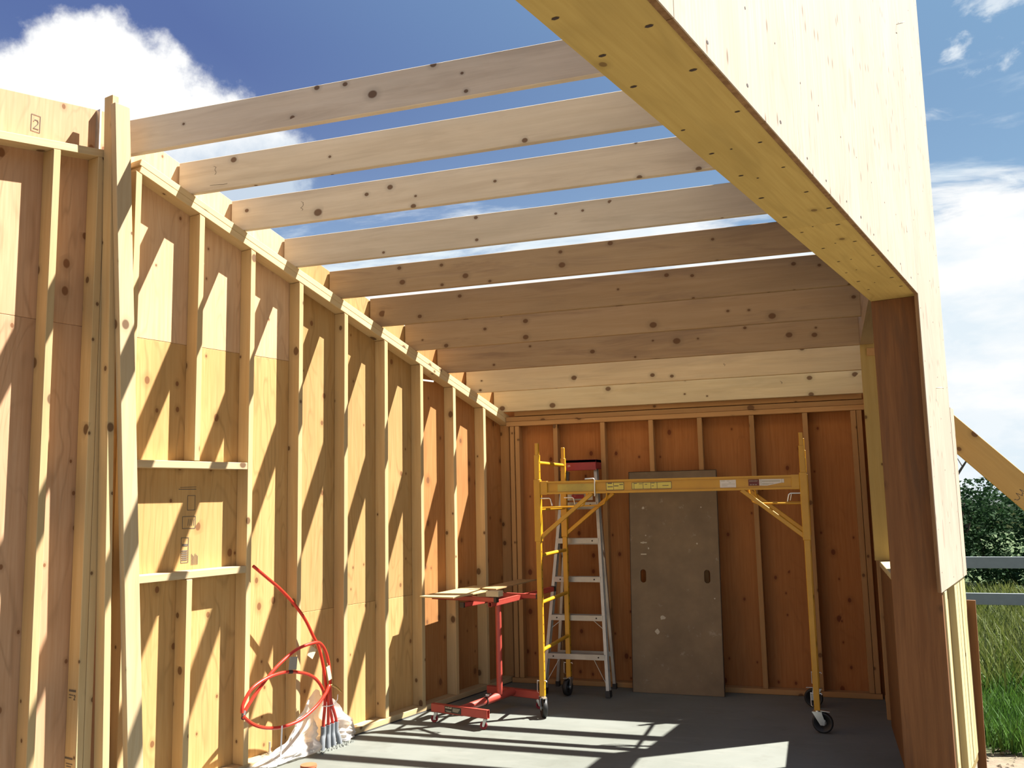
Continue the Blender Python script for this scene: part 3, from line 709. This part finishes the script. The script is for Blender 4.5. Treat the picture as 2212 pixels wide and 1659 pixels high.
# ------------------------------------------------------------------ scaffold
XL, XR, Y1, Y2 = -1.884, -0.082, 6.17, 6.87
sc = empty('scaffold', ((XL + XR) / 2, (Y1 + Y2) / 2, 0), label='yellow rolling scaffold frame on black casters in front of the back wall', cat='scaffold')
for xp in (XL, XR):
    for yp in (Y1, Y2):
        side = 1 if xp == XL else -1
        b = MB()
        b.box((xp - .018, yp - .018, .135), (xp + .018, yp + .018, 1.80))
        M = frame(ZV, YV, -XV, (xp, yp, .9))
        o = b.build('post', SCAFH, sc, M, bevel=.003)
        MB().box((xp - .013, yp - .013, 1.79), (xp + .013, yp + .013, 1.885)).build('top_pin', SCAF, o, bevel=.003)
        b = MB(); b.box((xp - .0235, yp - .0235, 1.19), (xp + .0235, yp + .0235, 1.625)).build('sleeve', SCAF, o, bevel=.003)
        # sleeve gusset at the rail end
        b = MB().box((xp + side * .0235, yp - .019, 1.517), (xp + side * .075, yp + .015, 1.612)); b.build('rail_bracket', SCAF, o, bevel=.002)
        # wire pin through the foot
        b = MB(); b.tube([(xp - .034, yp - .01, .24), (xp + .030, yp - .01, .24), (xp + .034, yp - .012, .232)], .004, 6)
        b.tube([(xp - .034, yp - .01, .245), (xp - .034, yp - .012, .165), (xp - .024, yp - .02, .162)], .0025, 6); b.build('wire_pin', STEEL, o)
    for zr in (.44, .765, 1.09, 1.415, 1.745):
        MB().tube([(xp, Y1 + .015, zr), (xp, Y2 - .015, zr)], .0135, 12).build('rung', SCAF, sc)
for yp in (Y1, Y2):
    sgn = -1 if yp == Y1 else 1
    yb = yp - .004
    b = MB()
    x0, x1 = XL + .03, XR - .03
    b.box((x0, yb - .002, 1.52), (x1, yb + .002, 1.61)); b.box((x0, yb - .018, 1.520), (x1, yb + .018, 1.532)); b.box((x0, yb - .018, 1.598), (x1, yb + .018, 1.610))
    rail = b.build('side_rail', SCAF, sc, frame(XV, YV, ZV, (-1, yb, 1.565)))
    for (xp, s) in ((XL, 1), (XR, -1)):
        MB().bar((xp + s * .012, yp + .0, 1.215), (xp + s * .395, yp + .0, 1.522), .028, .022, ZV).build('brace', SCAF, sc, bevel=.003)
    if yp == Y1:
        yl = yb - .0032
        def lab(x0_, x1_, z0_, z1_, mat, name='sticker'):
            return MB().box((x0_, yl - .0006, z0_), (x1_, yl, z1_)).build(name, mat, rail)
        lab(-1.735, -1.462, 1.536, 1.588, OLAB, 'olive_tape')
        Ms = frame(XV, ZV, -YV, (0, yl - .0012, 0))
        s1 = lab(-1.385, -1.262, 1.540, 1.590, YLAB); b = MB()
        for q in ((-1.372, 1.585, -1.346, 1.585, .006), (-1.373, 1.562, -1.340, 1.562, .006), (-1.328, 1.567, -1.300, 1.567, .006), (-1.290, 1.575, -1.268, 1.575, .006), (-1.333, 1.541, -1.333, 1.589, .003)): stroke(b, Ms, *q)
        rect(b, Ms, -1.385, 1.540, -1.262, 1.590, .003); b.build('print', INK, rail)
        lab(-1.205, -.935, 1.542, 1.586, YLAB); b = MB()
        for xx in (-1.190, -1.128, -1.075, -1.032): stroke(b, Ms, xx, 1.543, xx, 1.585, .003)
        rect(b, Ms, -1.205, 1.542, -.935, 1.586, .003)
        for q in ((-1.188, 1.58, -1.170, 1.58), (-1.155, 1.577, -1.135, 1.577), (-1.07, 1.58, -1.05, 1.58), (-1.068, 1.561, -1.055, 1.561), (-.995, 1.562, -.955, 1.562), (-1.115, 1.573, -1.10, 1.573)): stroke(b, Ms, *q, .004)
        b.build('print', INK, rail)
        lab(-.612, -.508, 1.538, 1.588, WLAB); b = MB()
        for (zz, x0_, x1_) in ((1.582, -.605, -.58), (1.581, -.565, -.55), (1.570, -.555, -.54), (1.561, -.60, -.515), (1.550, -.60, -.565)): stroke(b, Ms, x0_, zz, x1_, zz, .003)
        b.build('print', INKG, rail)
        lab(-.428, -.360, 1.546, 1.588, RLAB)
        b = MB(); b.prism([(-.358, yl, 1.546), (-.31, yl, 1.545), (-.218, yl, 1.562), (-.202, yl, 1.562), (-.202, yl, 1.586), (-.358, yl, 1.588)], (0, -.0006, 0)); b.build('sticker', WLAB, rail)
        b = MB()
        for (zz, x0_, x1_) in ((1.577, -.34, -.228), (1.571, -.34, -.228), (1.559, -.34, -.27), (1.553, -.34, -.30)): stroke(b, Ms, x0_, zz, x1_, zz, .004)
        stroke(b, Ms, -.348, 1.549, -.348, 1.586, .004); stroke(b, Ms, -.216, 1.563, -.216, 1.585, .004)
        b.build('print', INKG, rail)
        b = MB()
        for k in range(6): stroke(b, Ms, -.419 + .009 * k, 1.574, -.416 + .009 * k, 1.58, .003)
        for k in range(3): stroke(b, Ms, -.417 + .016 * k, 1.553, -.408 + .016 * k, 1.553, .003)
        b.build('print', INKG, rail)
# hooks for the deck and the loose snap pins
for (xp, s) in ((XL, 1), (XR, -1)):
    for yp in (Y1 + .03, Y2 - .03):
        b = MB(); b.tube([(xp + s * .02, yp, 1.425), (xp + s * .30, yp, 1.430), (xp + s * .325, yp, 1.44), (xp + s * .345, yp, 1.49), (xp + s * .350, yp, 1.525)], .006, 8); b.build('hook', SCAF, sc)
        b = MB(); b.tube([(xp + s * .02, yp - .04, 1.492), (xp + s * .085, yp - .04, 1.492), (xp + s * .095, yp - .04, 1.485), (xp + s * .105, yp - .04, 1.44)], .005, 8); b.build('snap_pin', STEEL, sc)
b = MB(); b.tube([(-1.53, Y1 - .03, 1.62), (-1.47, Y1 - .03, 1.622), (-1.462, Y1 - .028, 1.612), (-1.464, Y1 - .026, 1.50)], .0045, 8); b.build('snap_pin', STEEL, sc)

def caster(name, c, ang, r, w, forkmat, wheelmat, parent, top):
    """swivel caster whose stem is at c (world x, y), wheel trailing along ang"""
    dv = Vector((math.cos(ang), math.sin(ang), 0)); sv = Vector((-dv.y, dv.x, 0)); o = Vector((c[0], c[1], 0)) + dv * r * .45 + ZV * r
    b = MB(); n = 22
    prof = [(.35 * r, -w / 2 * .5), (.72 * r, -w / 2 * .6), (.80 * r, -w / 2), (.94 * r, -w / 2), (r, -w / 2 * .45), (r, w / 2 * .45), (.94 * r, w / 2), (.80 * r, w / 2), (.72 * r, w / 2 * .6), (.35 * r, w / 2 * .5)]
    vs = [o + (dv * math.cos(2 * math.pi * k / n) + ZV * math.sin(2 * math.pi * k / n)) * q[0] + sv * q[1] for q in prof for k in range(n)]
    m_ = len(prof)
    b.add(vs, [(i * n + k, i * n + (k + 1) % n, ((i + 1) % m_) * n + (k + 1) % n, ((i + 1) % m_) * n + k) for i in range(m_) for k in range(n)], 0, True)
    root = empty('caster', (c[0], c[1], 0)); place(root, WORLD[root], parent)
    b.build('wheel', wheelmat, root, Matrix.Translation(o))
    b = MB(); st = Vector((c[0], c[1], 0))
    for s in (-1, 1):
        q = [o + sv * s * (w / 2 + .004) + a for a in (dv * -.19 * r - ZV * .22 * r, dv * .19 * r - ZV * .22 * r, dv * .25 * r + ZV * .16 * r)] + [st + sv * s * (w / 2 + .004) + dv * .44 * r + ZV * (top - .012), st + sv * s * (w / 2 + .004) - dv * .44 * r + ZV * (top - .012)]
        b.prism(q, sv * s * .003)
    b.bar(st - dv * .47 * r + ZV * (top - .010), st + dv * .47 * r + ZV * (top - .010), w + .014, .006, sv)
    b.tube([o - sv * (w / 2 + .009), o + sv * (w / 2 + .009)], .35 * r * .5, 10)
    b.tube([st + ZV * (top - .01), st + ZV * (top + .012)], min(.017, .36 * r), 10)
    b.build('fork', forkmat, root)
    return root, dv, sv, st
for (cx_, cy_, an) in ((XL, Y1, math.radians(-62)), (XR, Y1, math.radians(-8)), (XL, Y2, math.radians(-100)), (XR, Y2, math.radians(172))):
    root, dv, sv, st = caster('caster', (cx_, cy_), an, .064, .034, STEEL, RUBBER, sc, .137)
    MB().bar(st + dv * .02 + ZV * .135, st + dv * .075 + ZV * .132, .03, .004, sv).build('brake_lever', STEEL, root)

# ------------------------------------------------------------------ step ladder
la = empty('step_ladder', (-1.82, 6.95, 0), label='silver aluminium step ladder with a red top cap behind the scaffold', cat='ladder')
FT, FB = Vector((0, 7.070, 1.745)), Vector((0, 6.852, .02))
def lp(x_, k): return Vector((x_, 0, 0)) + FB * (1 - k) + FT * k
def lerp(a, b_, k): return a + (b_ - a) * k
for (xb, xt, s) in ((-2.078, -1.925, -1), (-1.575, -1.668, 1)):
    p0, p1 = lp(xb, 0), lp(xt, 1); ex = (p1 - p0).normalized(); ey = (XV - ex * ex.x).normalized(); ez = ex.cross(ey)
    b = MB(); L = (p1 - p0).length; M = frame(ex, ey, ez, p0)
    b.box((0, -.002, -.032), (L, .002, .032), 0, M); b.box((0, -.012 if s > 0 else -.012, -.033), (L, .012, -.030), 0, M); b.box((0, -.012, .030), (L, .012, .033), 0, M)
    rl = b.build('front_rail', ALU, la)
    MB().box((-.02, -.018, -.040), (.028, .018, .040), 0, M).build('foot', RUBBER, rl)
    q0, q1 = Vector((xb - s * .02, 7.165, .02)), Vector((xt - s * .01, 7.125, 1.70))
    rr = MB().bar(q0, q1, .036, .022, YV).build('rear_rail', ALU, la)
    MB().bar(q0 - ZV * .02, q0 + ZV * .02, .044, .03, YV).build('foot', RUBBER, rr)
    # braces under the two lowest steps
    for (k, d_) in ((.152, .10), (.322, .045)):
        xs = lerp(xb, xt, k)
        MB().bar(lp(xs - s * .10, k) - ZV * .012, lp(lerp(xb, xt, k - d_ * 1.1) - s * .012, k - d_ * 1.1), .014, .004, YV).build('corner_brace', ALU, la)
    MB().bar(lp(lerp(xb, xt, .64), .64) + YV * .02, Vector((lerp(xb, xt, .64), 7.13, 1.02)), .018, .004, ZV).build('spreader', STEEL, la)
for i, zk in enumerate((.305, .59, .878, 1.172, 1.452)):
    k = (zk - FB.z) / (FT.z - FB.z); xa, xb2 = lerp(-2.078, -1.925, k) + .004, lerp(-1.575, -1.668, k) - .004
    c = lp(0, k)
    b = MB(); b.box((xa, c.y - .036, zk - .004), (xb2, c.y + .034, zk)); b.box((xa, c.y - .039, zk - .038), (xb2, c.y - .035, zk + .002)); b.box((xa, c.y + .032, zk - .030), (xb2, c.y + .035, zk))
    for g_ in range(5): b.box((xa, c.y - .028 + .013 * g_, zk), (xb2, c.y - .024 + .013 * g_, zk + .0025))
    st_ = b.build('step', ALU, la)
    for xx in (xa + .05, xb2 - .05): MB().tube([(xx, c.y - .041, zk - .018), (xx, c.y - .039, zk - .018)], .006, 8).build('rivet', DARK, st_)
    if i < 5:
        MB().box((xa + .02, 7.150 - .02 * i * .2 - .012, zk - .055), (xb2 - .02, 7.150 - .02 * i * .2 - .006, zk - .020)).build('rear_bar', ALU, la)
b = MB(); b.box((-1.945, 6.985, 1.765), (-1.645, 7.165, 1.790)); b.box((-1.945, 6.985, 1.705), (-1.645, 6.992, 1.79)); b.box((-1.945, 7.158, 1.715), (-1.645, 7.165, 1.79)); b.box((-1.945, 6.985, 1.715), (-1.938, 7.165, 1.79)); b.box((-1.652, 6.985, 1.715), (-1.645, 7.165, 1.79))
b.build('top_cap', REDPL, la, bevel=.003)
MB().box((-1.86, 7.012, 1.482), (-1.76, 7.018, 1.515)).build('warning_label', REDPL, la)
MB().box((-1.90, 7.018, 1.470), (-1.69, 7.021, 1.560)).build('label_plate', ALU, la)

# ------------------------------------------------------------------ brown board with two hand slots
cu = bpy.data.curves.new('slotted_board', 'CURVE'); cu.dimensions = '2D'; cu.fill_mode = 'BOTH'; cu.extrude = .012
def spline(pts):
    s = cu.splines.new('POLY'); s.points.add(len(pts) - 1); s.use_cyclic_u = True
    for p, q in zip(s.points, pts): p.co = (q[0], q[1], 0, 1)
spline([(-.348, 0), (.348, 0), (.348, 1.69), (-.348, 1.69)])
for cx_ in (-.246, .249):
    pts = []
    for k in range(9): a = math.pi * k / 8; pts.append((cx_ + .0225 * math.cos(a), .872 + .0285 + .0225 * math.sin(a)))
    for k in range(9): a = math.pi + math.pi * k / 8; pts.append((cx_ + .0225 * math.cos(a), .872 - .0285 + .0225 * math.sin(a)))
    spline(pts)
tmp = bpy.data.objects.new('tmp', cu); COL.objects.link(tmp)
me = bpy.data.meshes.new_from_object(tmp.evaluated_get(bpy.context.evaluated_depsgraph_get()))
bpy.data.objects.remove(tmp); me.name = 'slotted_board'; me.materials.clear(); me.materials.append(MELA)
sb = bpy.data.objects.new('slotted_board', me); COL.objects.link(sb)
lean_a = math.atan2(.135, 1.68)
sb_M = Matrix.Translation((-1.088, 7.073, .001)) @ Matrix.Rotation(math.radians(-2.5) * .6, 4, 'Z') @ Matrix.Rotation(math.pi / 2 - lean_a, 4, 'X')
place(sb, sb_M); tag(sb, label='stained brown board with two oval hand slots leaning on the back wall', cat='board')
b = MB(); Mi = sb_M
for (x0_, x1_, y0_, y1_) in ((-.348, -.344, 0, 1.69), (.344, .348, 0, 1.69), (-.348, .348, 1.686, 1.69)): b.box((x0_, y0_, .0121), (x1_, y1_, .0127), 0, Mi)
b.build('edge_band', DARK, sb)
b = MB()
for (px_, py_, s_) in ((-.236, 1.40, .012), (-.24, 1.13, .010), (-.20, 1.085, .008), (-.10, .56, .022), (-.145, .455, .020), (.30, .71, .006), (.22, 1.40, .006), (.18, 1.12, .007), (-.22, 1.185, .007)):
    q = [Mi @ Vector((px_ + s_ * U(.6, 1.1) * math.cos(k * .785), py_ + s_ * U(.6, 1.2) * math.sin(k * .785), .0125)) for k in range(8)]
    b.add(q, [tuple(range(8))])
for (py_, w_) in ((1.125, .05), (1.035, .045)): b.add([Mi @ Vector(q) for q in ((-.262, py_, .0125), (-.262 + w_, py_, .0125), (-.262 + w_, py_ + .01, .0125), (-.262, py_ + .009, .0125))], [(0, 1, 2, 3)])
b.build('paint_spots', plain('paint_spot', (.42, .38, .30), .8), sb, kind='stuff')

# ------------------------------------------------------------------ red rolling stand
OS = Vector((-2.345, 5.79, 0)); ra = math.radians(-14.2)
sx_, sy_ = Vector((math.cos(ra), math.sin(ra), 0)), Vector((-math.sin(ra), math.cos(ra), 0))
rs = empty('rolling_stand', OS, ra, label='red steel rolling work stand with four small casters by the left wall', cat='stand')
def S(a, b_, z): return OS + sx_ * a + sy_ * b_ + ZV * z
def hollow(name, p0, p1, w, h, wdir, parent):
    p0, p1 = Vector(p0), Vector(p1); ex = (p1 - p0).normalized(); ey = Vector(wdir); ey = (ey - ex * ey.dot(ex)).normalized(); ez = ex.cross(ey); L = (p1 - p0).length
    b = MB(); t_ = .003; M = frame(ex, ey, ez, (p0 + p1) / 2)
    b.box((-L / 2, -w / 2, -h / 2), (L / 2, -w / 2 + t_, h / 2), 0, M); b.box((-L / 2, w / 2 - t_, -h / 2), (L / 2, w / 2, h / 2), 0, M)
    b.box((-L / 2, -w / 2, -h / 2), (L / 2, w / 2, -h / 2 + t_), 0, M); b.box((-L / 2, -w / 2, h / 2 - t_), (L / 2, w / 2, h / 2), 0, M)
    b.box((-L / 2 + .03, -w / 2 + t_, -h / 2 + t_), (-L / 2 + .032, w / 2 - t_, h / 2 - t_), 1, M)
    b.box((L / 2 - .032, -w / 2 + t_, -h / 2 + t_), (L / 2 - .03, w / 2 - t_, h / 2 - t_), 1, M)
    return b.build(name, [REDPAINT, DARK], parent)
b1 = hollow('foot_bar', S(-.235, 0, .098), S(.225, 0, .098), .030, .055, sy_, rs)
b2 = hollow('foot_bar', S(-.225, .655, .098), S(.235, .655, .098), .030, .055, sy_, rs)
MB().tube([S(0, .015, .105), S(0, .30, .105)], .024, 16).build('base_tube', REDPAINT, rs)
MB().tube([S(0, .29, .105), S(0, .64, .105)], .028, 16).build('base_tube', REDPAINT, rs)
MB().tube([S(0, .285, .105), S(0, .295, .105)], .0295, 16).build('collar', DARK, rs)
b = MB(); b.bar(S(-.01, .315, .136), S(.012, .325, .138), .012, .012, sy_); b.build('clamp_bolt', GALV, rs)
MB().tube([S(.01, .46, .12), S(.01, .46, .765)], .0215, 16).build('pole', REDPAINT, rs)
for (a, b_) in ((-.205, 0), (.20, 0), (-.2, .655), (.205, .655)):
    p = S(a, b_, 0); caster('caster', (p.x, p.y), ra + math.radians(200 if b_ == 0 else 40), .025, .018, STEEL, REDPL, rs, .072)
# label on the near foot bar
Ml = frame(sx_, ZV, -sy_, S(-.045, -.0157, .098))
lb = MB(); lb.add([Ml @ Vector(q) for q in ((-.075, -.019, 0), (.062, -.022, 0), (.062, .019, 0), (-.075, .022, 0))], [(0, 1, 2, 3)])
lb = lb.build('maker_label', LABELB, b1)
b = MB(); Ml2 = frame(sx_, ZV, -sy_, S(-.045, -.0163, .098))
for q in ((-.068, .012, -.018, .010, .007), (-.040, .014, -.040, .017, .005), (-.022, .012, -.02, .017, .005), (-.066, -.008, -.02, -.010, .0025), (-.06, -.013, -.025, -.0145, .002)): stroke(b, Ml2, *q)
for k in range(5): stroke(b, Ml2, -.008, .012 - .005 * k, .052 - .004 * k, .010 - .005 * k, .0025)
b.build('print', INKG, lb)
# tilted head: two cross bars on two long arms
ZT = .765
ha = hollow('cross_bar', S(-.50, .36, ZT + .022), S(.055, .36, ZT + .022), .032, .032, sy_, rs)
MB().bar(S(.052, .36, ZT + .022), S(.072, .36, ZT + .022), .036, .036, sy_).build('end_cap', BLACKP, ha)
hc = hollow('cross_bar', S(-.20, .68, ZT + .020), S(.215, .68, ZT + .020), .032, .032, sy_, rs)
MB().bar(S(.205, .68, ZT + .020), S(.228, .68, ZT + .020), .036, .036, sy_).build('end_cap', BLACKP, hc)
hd = hollow('long_arm', S(-.16, .26, ZT - .012), S(-.16, .95, ZT - .012), .032, .032, sx_, rs)
MB().bar(S(-.16, .25, ZT - .012), S(-.16, .265, ZT - .012), .036, .036, sx_).build('end_cap', BLACKP, hd)
he = hollow('long_arm', S(.02, .34, ZT - .010), S(.115, 1.06, ZT + .035), .034, .034, sx_, rs)
MB().bar(S(.114, 1.055, ZT + .0345), S(.117, 1.078, ZT + .036), .038, .038, sx_).build('end_cap', BLACKP, he)
MB().bar(S(.01, .40, ZT - .008), S(.01, .56, ZT - .008), .06, .03, sx_).build('head_plate', REDPAINT, rs)

# sheet, strip and blocks lying on the stand
zt = ZT + .043
def slab4(name, q, th, mat, lab, cat, grp=None):
    b = MB().prism([Vector(p) for p in q], (0, 0, th)); c = sum((Vector(p) for p in q), Vector()) / 4
    ex = (Vector(q[3]) - Vector(q[0])).normalized(); ey = ZV.cross(ex)
    return b.build(name, mat, None, frame(ex, ey, ZV, c), label=lab, cat=cat, group=grp)
def zst(y_): return zt - .004 + .028 * (y_ - 5.95)
slab4('plywood_sheet', [(-2.735, 6.005, zst(6.0)), (-2.455, 5.955, zst(5.95)), (-2.285, 6.62, zst(6.62)), (-2.585, 6.70, zst(6.7))], .009, plywood('sheet_plywood', (.66, .50, .26), (.58, .41, .19), knots=.1), 'pale thin plywood piece lying on top of the red stand', 'plywood')
slab4('plywood_strip', [(-2.42, 6.40, zst(6.4) + .0105), (-2.28, 6.36, zst(6.36) + .0105), (-2.17, 7.02, zst(7.0) + .012), (-2.33, 7.04, zst(7.0) + .012)], .008, plywood('strip_plywood', (.50, .34, .16), (.42, .27, .12), knots=.1), 'narrow brown plywood strip overlapping the pale sheet toward the back wall', 'plywood')
board('wood_block', S(-.015, .375, ZT + .063), S(.085, .385, ZT + .063), .075, .040, sy_, JOIST_C, None, label='short cut lumber block resting on the red stand bar end', cat='block')

# ------------------------------------------------------------------ tubes, conduits, plastic at the left wall
def smooth(pts, per=10):
    pts = [Vector(p) for p in pts]; out = []
    for i in range(len(pts) - 1):
        p0, p1, p2, p3 = pts[max(i - 1, 0)], pts[i], pts[i + 1], pts[min(i + 2, len(pts) - 1)]
        for k in range(per):
            t = k / per
            out.append(.5 * ((2 * p1) + (p2 - p0) * t + (2 * p0 - 5 * p1 + 4 * p2 - p3) * t * t + (3 * p1 - p0 - 3 * p2 + p3) * t ** 3))
    return out + [pts[-1]]
CT = (4.209, 4.251, 4.286, 4.320)
labs = ('grey conduit stub nearest the entrance in the row at the left wall', 'second grey conduit stub in the row at the left wall', 'third grey conduit stub in the row at the left wall', 'grey conduit stub farthest into the room in the row')
for i, t_ in enumerate(CT):
    n_ = -4.085; lx = (-.030, -.018, -.003, .022)[i]
    pts = smooth([P(n_ + .02, t_ + lx, -.02), P(n_ + .008, t_ + lx * .5, .05), P(n_, t_, .085), P(n_, t_, .133 + .002 * i)], 5)
    b = MB(); b.tube(pts, .0168, 14, cap=False); b.tube([p for p in pts[:-1]] + [pts[-1] - ZV * .002], .0135, 14, 1, cap=False)
    e = pts[-1]; ring = []
    for k in range(14):
        a = 2 * math.pi * k / 14; ring.append((e + Vector((math.cos(a), math.sin(a), 0)) * .0168, e + Vector((math.cos(a), math.sin(a), 0)) * .0135))
    b.add([q for r_ in ring for q in r_], [(2 * k, 2 * ((k + 1) % 14), 2 * ((k + 1) % 14) + 1, 2 * k + 1) for k in range(14)])
    b.build('conduit_stub', [CONDUIT, DARK], None, label=labs[i], cat='conduit', group='conduit stubs coming out of the slab')
def tubep(i, rest): return [P(-4.085, CT[i], .06), P(-4.085, CT[i], .15)] + [P(*q) for q in rest]
TR = .0095
def red_tube(i, rest, lab):
    return MB().tube(smooth(tubep(i, rest), 9), TR, 12).build('red_tube', TUBE, None, label=lab, cat='tube')
tA = red_tube(2, [(-4.062, 4.222, .293), (-4.064, 4.204, .399), (-4.066, 4.184, .504), (-4.072, 4.153, .613), (-4.078, 4.112, .684), (-4.083, 4.044, .796), (-4.09, 3.96, .895), (-4.097, 3.86, .988), (-4.103, 3.746, 1.074), (-4.112, 3.660, 1.140)],
              'red tube arching up and left to the stud beside the framed opening')
tB = red_tube(3, [(-4.040, 4.226, .292), (-4.035, 4.216, .397), (-4.032, 4.203, .49), (-4.032, 4.175, .58), (-4.027, 4.127, .639), (-4.022, 4.067, .657), (-4.018, 3.928, .643), (-4.013, 3.804, .594), (-4.009, 3.702, .533), (-4.005, 3.588, .441), (-4.0, 3.506, .361)],
              'red tube looping over to the left and ending at black tape')
tC = red_tube(0, [(-4.060, 4.196, .270), (-4.036, 4.160, .35), (-4.027, 4.101, .425), (-4.02, 4.021, .477), (-4.013, 3.908, .513), (-4.004, 3.799, .529), (-3.990, 3.662, .522), (-3.982, 3.546, .485), (-3.978, 3.484, .416), (-3.977, 3.476, .373)],
              'red tube forming the low flat loop, holding the grey card')
tD = red_tube(1, [(-4.040, 4.207, .270), (-4.018, 4.190, .325), (-4.012, 4.190, .372), (-4.007, 4.176, .386), (-3.998, 4.135, .347), (-3.993, 4.052, .291), (-3.988, 3.923, .244), (-3.985, 3.783, .234), (-3.98, 3.648, .258), (-3.975, 3.549, .301), (-3.97, 3.480, .355)],
              'red tube sagging in the lowest curve near the sole plate')
MB().tube([P(-4.0, 3.512, .368), P(-3.972, 3.482, .345)], .0125, 10).build('black_tape', TAPE, tB)
MB().tube([P(-4.010, 4.186, .382), P(-4.007, 4.202, .389), P(-4.003, 4.237, .367), P(-4.0, 4.276, .334)], [.0095, .0085, .0065, .005], 8).build('brass_end', BRASS, tD)
MB().tube([P(-4.008, 3.84, .525), P(-4.007, 3.87, .521)], .0108, 10).build('black_tape', TAPE, tC)
def card(parent, name, c, w, h, tilt, mat):
    M = frame((un * math.cos(tilt) + ZV * math.sin(tilt)), (-un * math.sin(tilt) + ZV * math.cos(tilt)), nn, c)
    b = MB(); b.box((-w / 2, -h / 2, -.0015), (w / 2, h / 2, .0015), 0, M); b.tube([M @ Vector((0, h / 2, 0)), M @ Vector((0, h / 2 + .02, 0))], .0015, 5)
    return b.build(name, mat, parent)
card(tC, 'grey_tag', P(-4.0, 3.870, .570), .062, .072, -.10, GREYTAG)
card(tA, 'card_tag', P(-4.04, 4.062, .600), .052, .062, -.6, TAGM)
card(tB, 'card_tag', P(-4.01, 4.178, .462), .030, .085, .25, TAGM)
MB().box((-.005, -.10, -.001), (.005, .10, .001), 0, frame(un, (ZV + nn * .05).normalized(), nn, P(-3.965, 3.752, .150))).build('white_tie', TIE, tD)
b = MB(); ring = [P(-4.052, 4.216, .262) + (un * math.cos(a) * .038 + nn * math.sin(a) * .028) for a in [2 * math.pi * k / 16 for k in range(17)]]
b.tube(ring, .0028, 6); b.tube([P(-4.03, 4.25, .264), P(-4.02, 4.262, .29), P(-4.02, 4.266, .318)], .0025, 6)
b.build('zip_tie', TIE, tA)
# mortar crumbs round the conduits
b = MB()
for _ in range(160):
    c = P(-4.085 + U(-.04, .075), U(4.12, 4.42), .004); r = U(.004, .014)
    q = [c + Vector((math.cos(k * 1.257) * r * U(.7, 1.3), math.sin(k * 1.257) * r * U(.7, 1.3), -.004)) for k in range(5)]
    b.add(q + [c + ZV * r * .6], [(0, 1, 5), (1, 2, 5), (2, 3, 5), (3, 4, 5), (4, 0, 5)])
tag(b.build('concrete_crumbs', CONC, None, Matrix.Identity(4)), kind='stuff', label='crumbs of concrete around the feet of the conduits', cat='rubble')
# crumpled polythene behind the conduits
b = MB(); NU_, NV_ = 46, 30
def top_z(s): # height of the sheet along the wall
    pts = [(3.62, .02), (3.80, .05), (3.93, .10), (4.03, .22), (4.11, .32), (4.17, .36), (4.25, .30), (4.34, .25), (4.42, .20), (4.52, .09)]
    for (a, b_) in zip(pts[:-1], pts[1:]):
        if s <= b_[0]: return a[1] + (b_[1] - a[1]) * (s - a[0]) / (b_[0] - a[0])
    return .05
vs = []
for j in range(NV_ + 1):
    for i in range(NU_ + 1):
        s = 3.62 + .90 * i / NU_; v = j / NV_
        q = Vector((s * 9, v * 5, 1.3)); f1 = noise.noise(q); f2 = noise.noise(q * 2.7); f3 = abs(noise.noise(q * 1.7 + Vector((5, 0, 0))))
        tz = top_z(s); z_ = .012 + max(0.0, tz - .01) * v
        bulge = .075 * (1 - v) ** .8 * math.sin(max(0.0, min(1.0, (s - 3.62) / .9)) * math.pi) ** .6
        n_ = -4.118 + bulge + .025 * f1 + .016 * f2 + .03 * f3 * (1 - v)
        if 4.13 < s < 4.38: n_ = min(n_, -4.112 + .004 * f2)
        vs.append(P(max(n_, -4.126), s + .02 * f2, z_ + .010 * f1 * v))
b.add(vs, [(j * (NU_ + 1) + i, j * (NU_ + 1) + i + 1, (j + 1) * (NU_ + 1) + i + 1, (j + 1) * (NU_ + 1) + i) for j in range(NV_) for i in range(NU_)], 0, True)
b.build('polythene_sheet', POLY, None, label='crumpled translucent white polythene bunched behind the grey conduits', cat='plastic sheet')
# orange pipe cap standing on the slab
b = MB(); c = Vector((-2.800, 4.635, 0)); n = 24
b.tube([c, c + ZV * .028], .043, n); b.tube([c + ZV * .026, c + ZV * .038], [.047, .045], n)
b.build('pipe_cap', CAPM, None, label='round orange pipe cap on the slab at the bottom edge', cat='pipe cap', bevel=0)
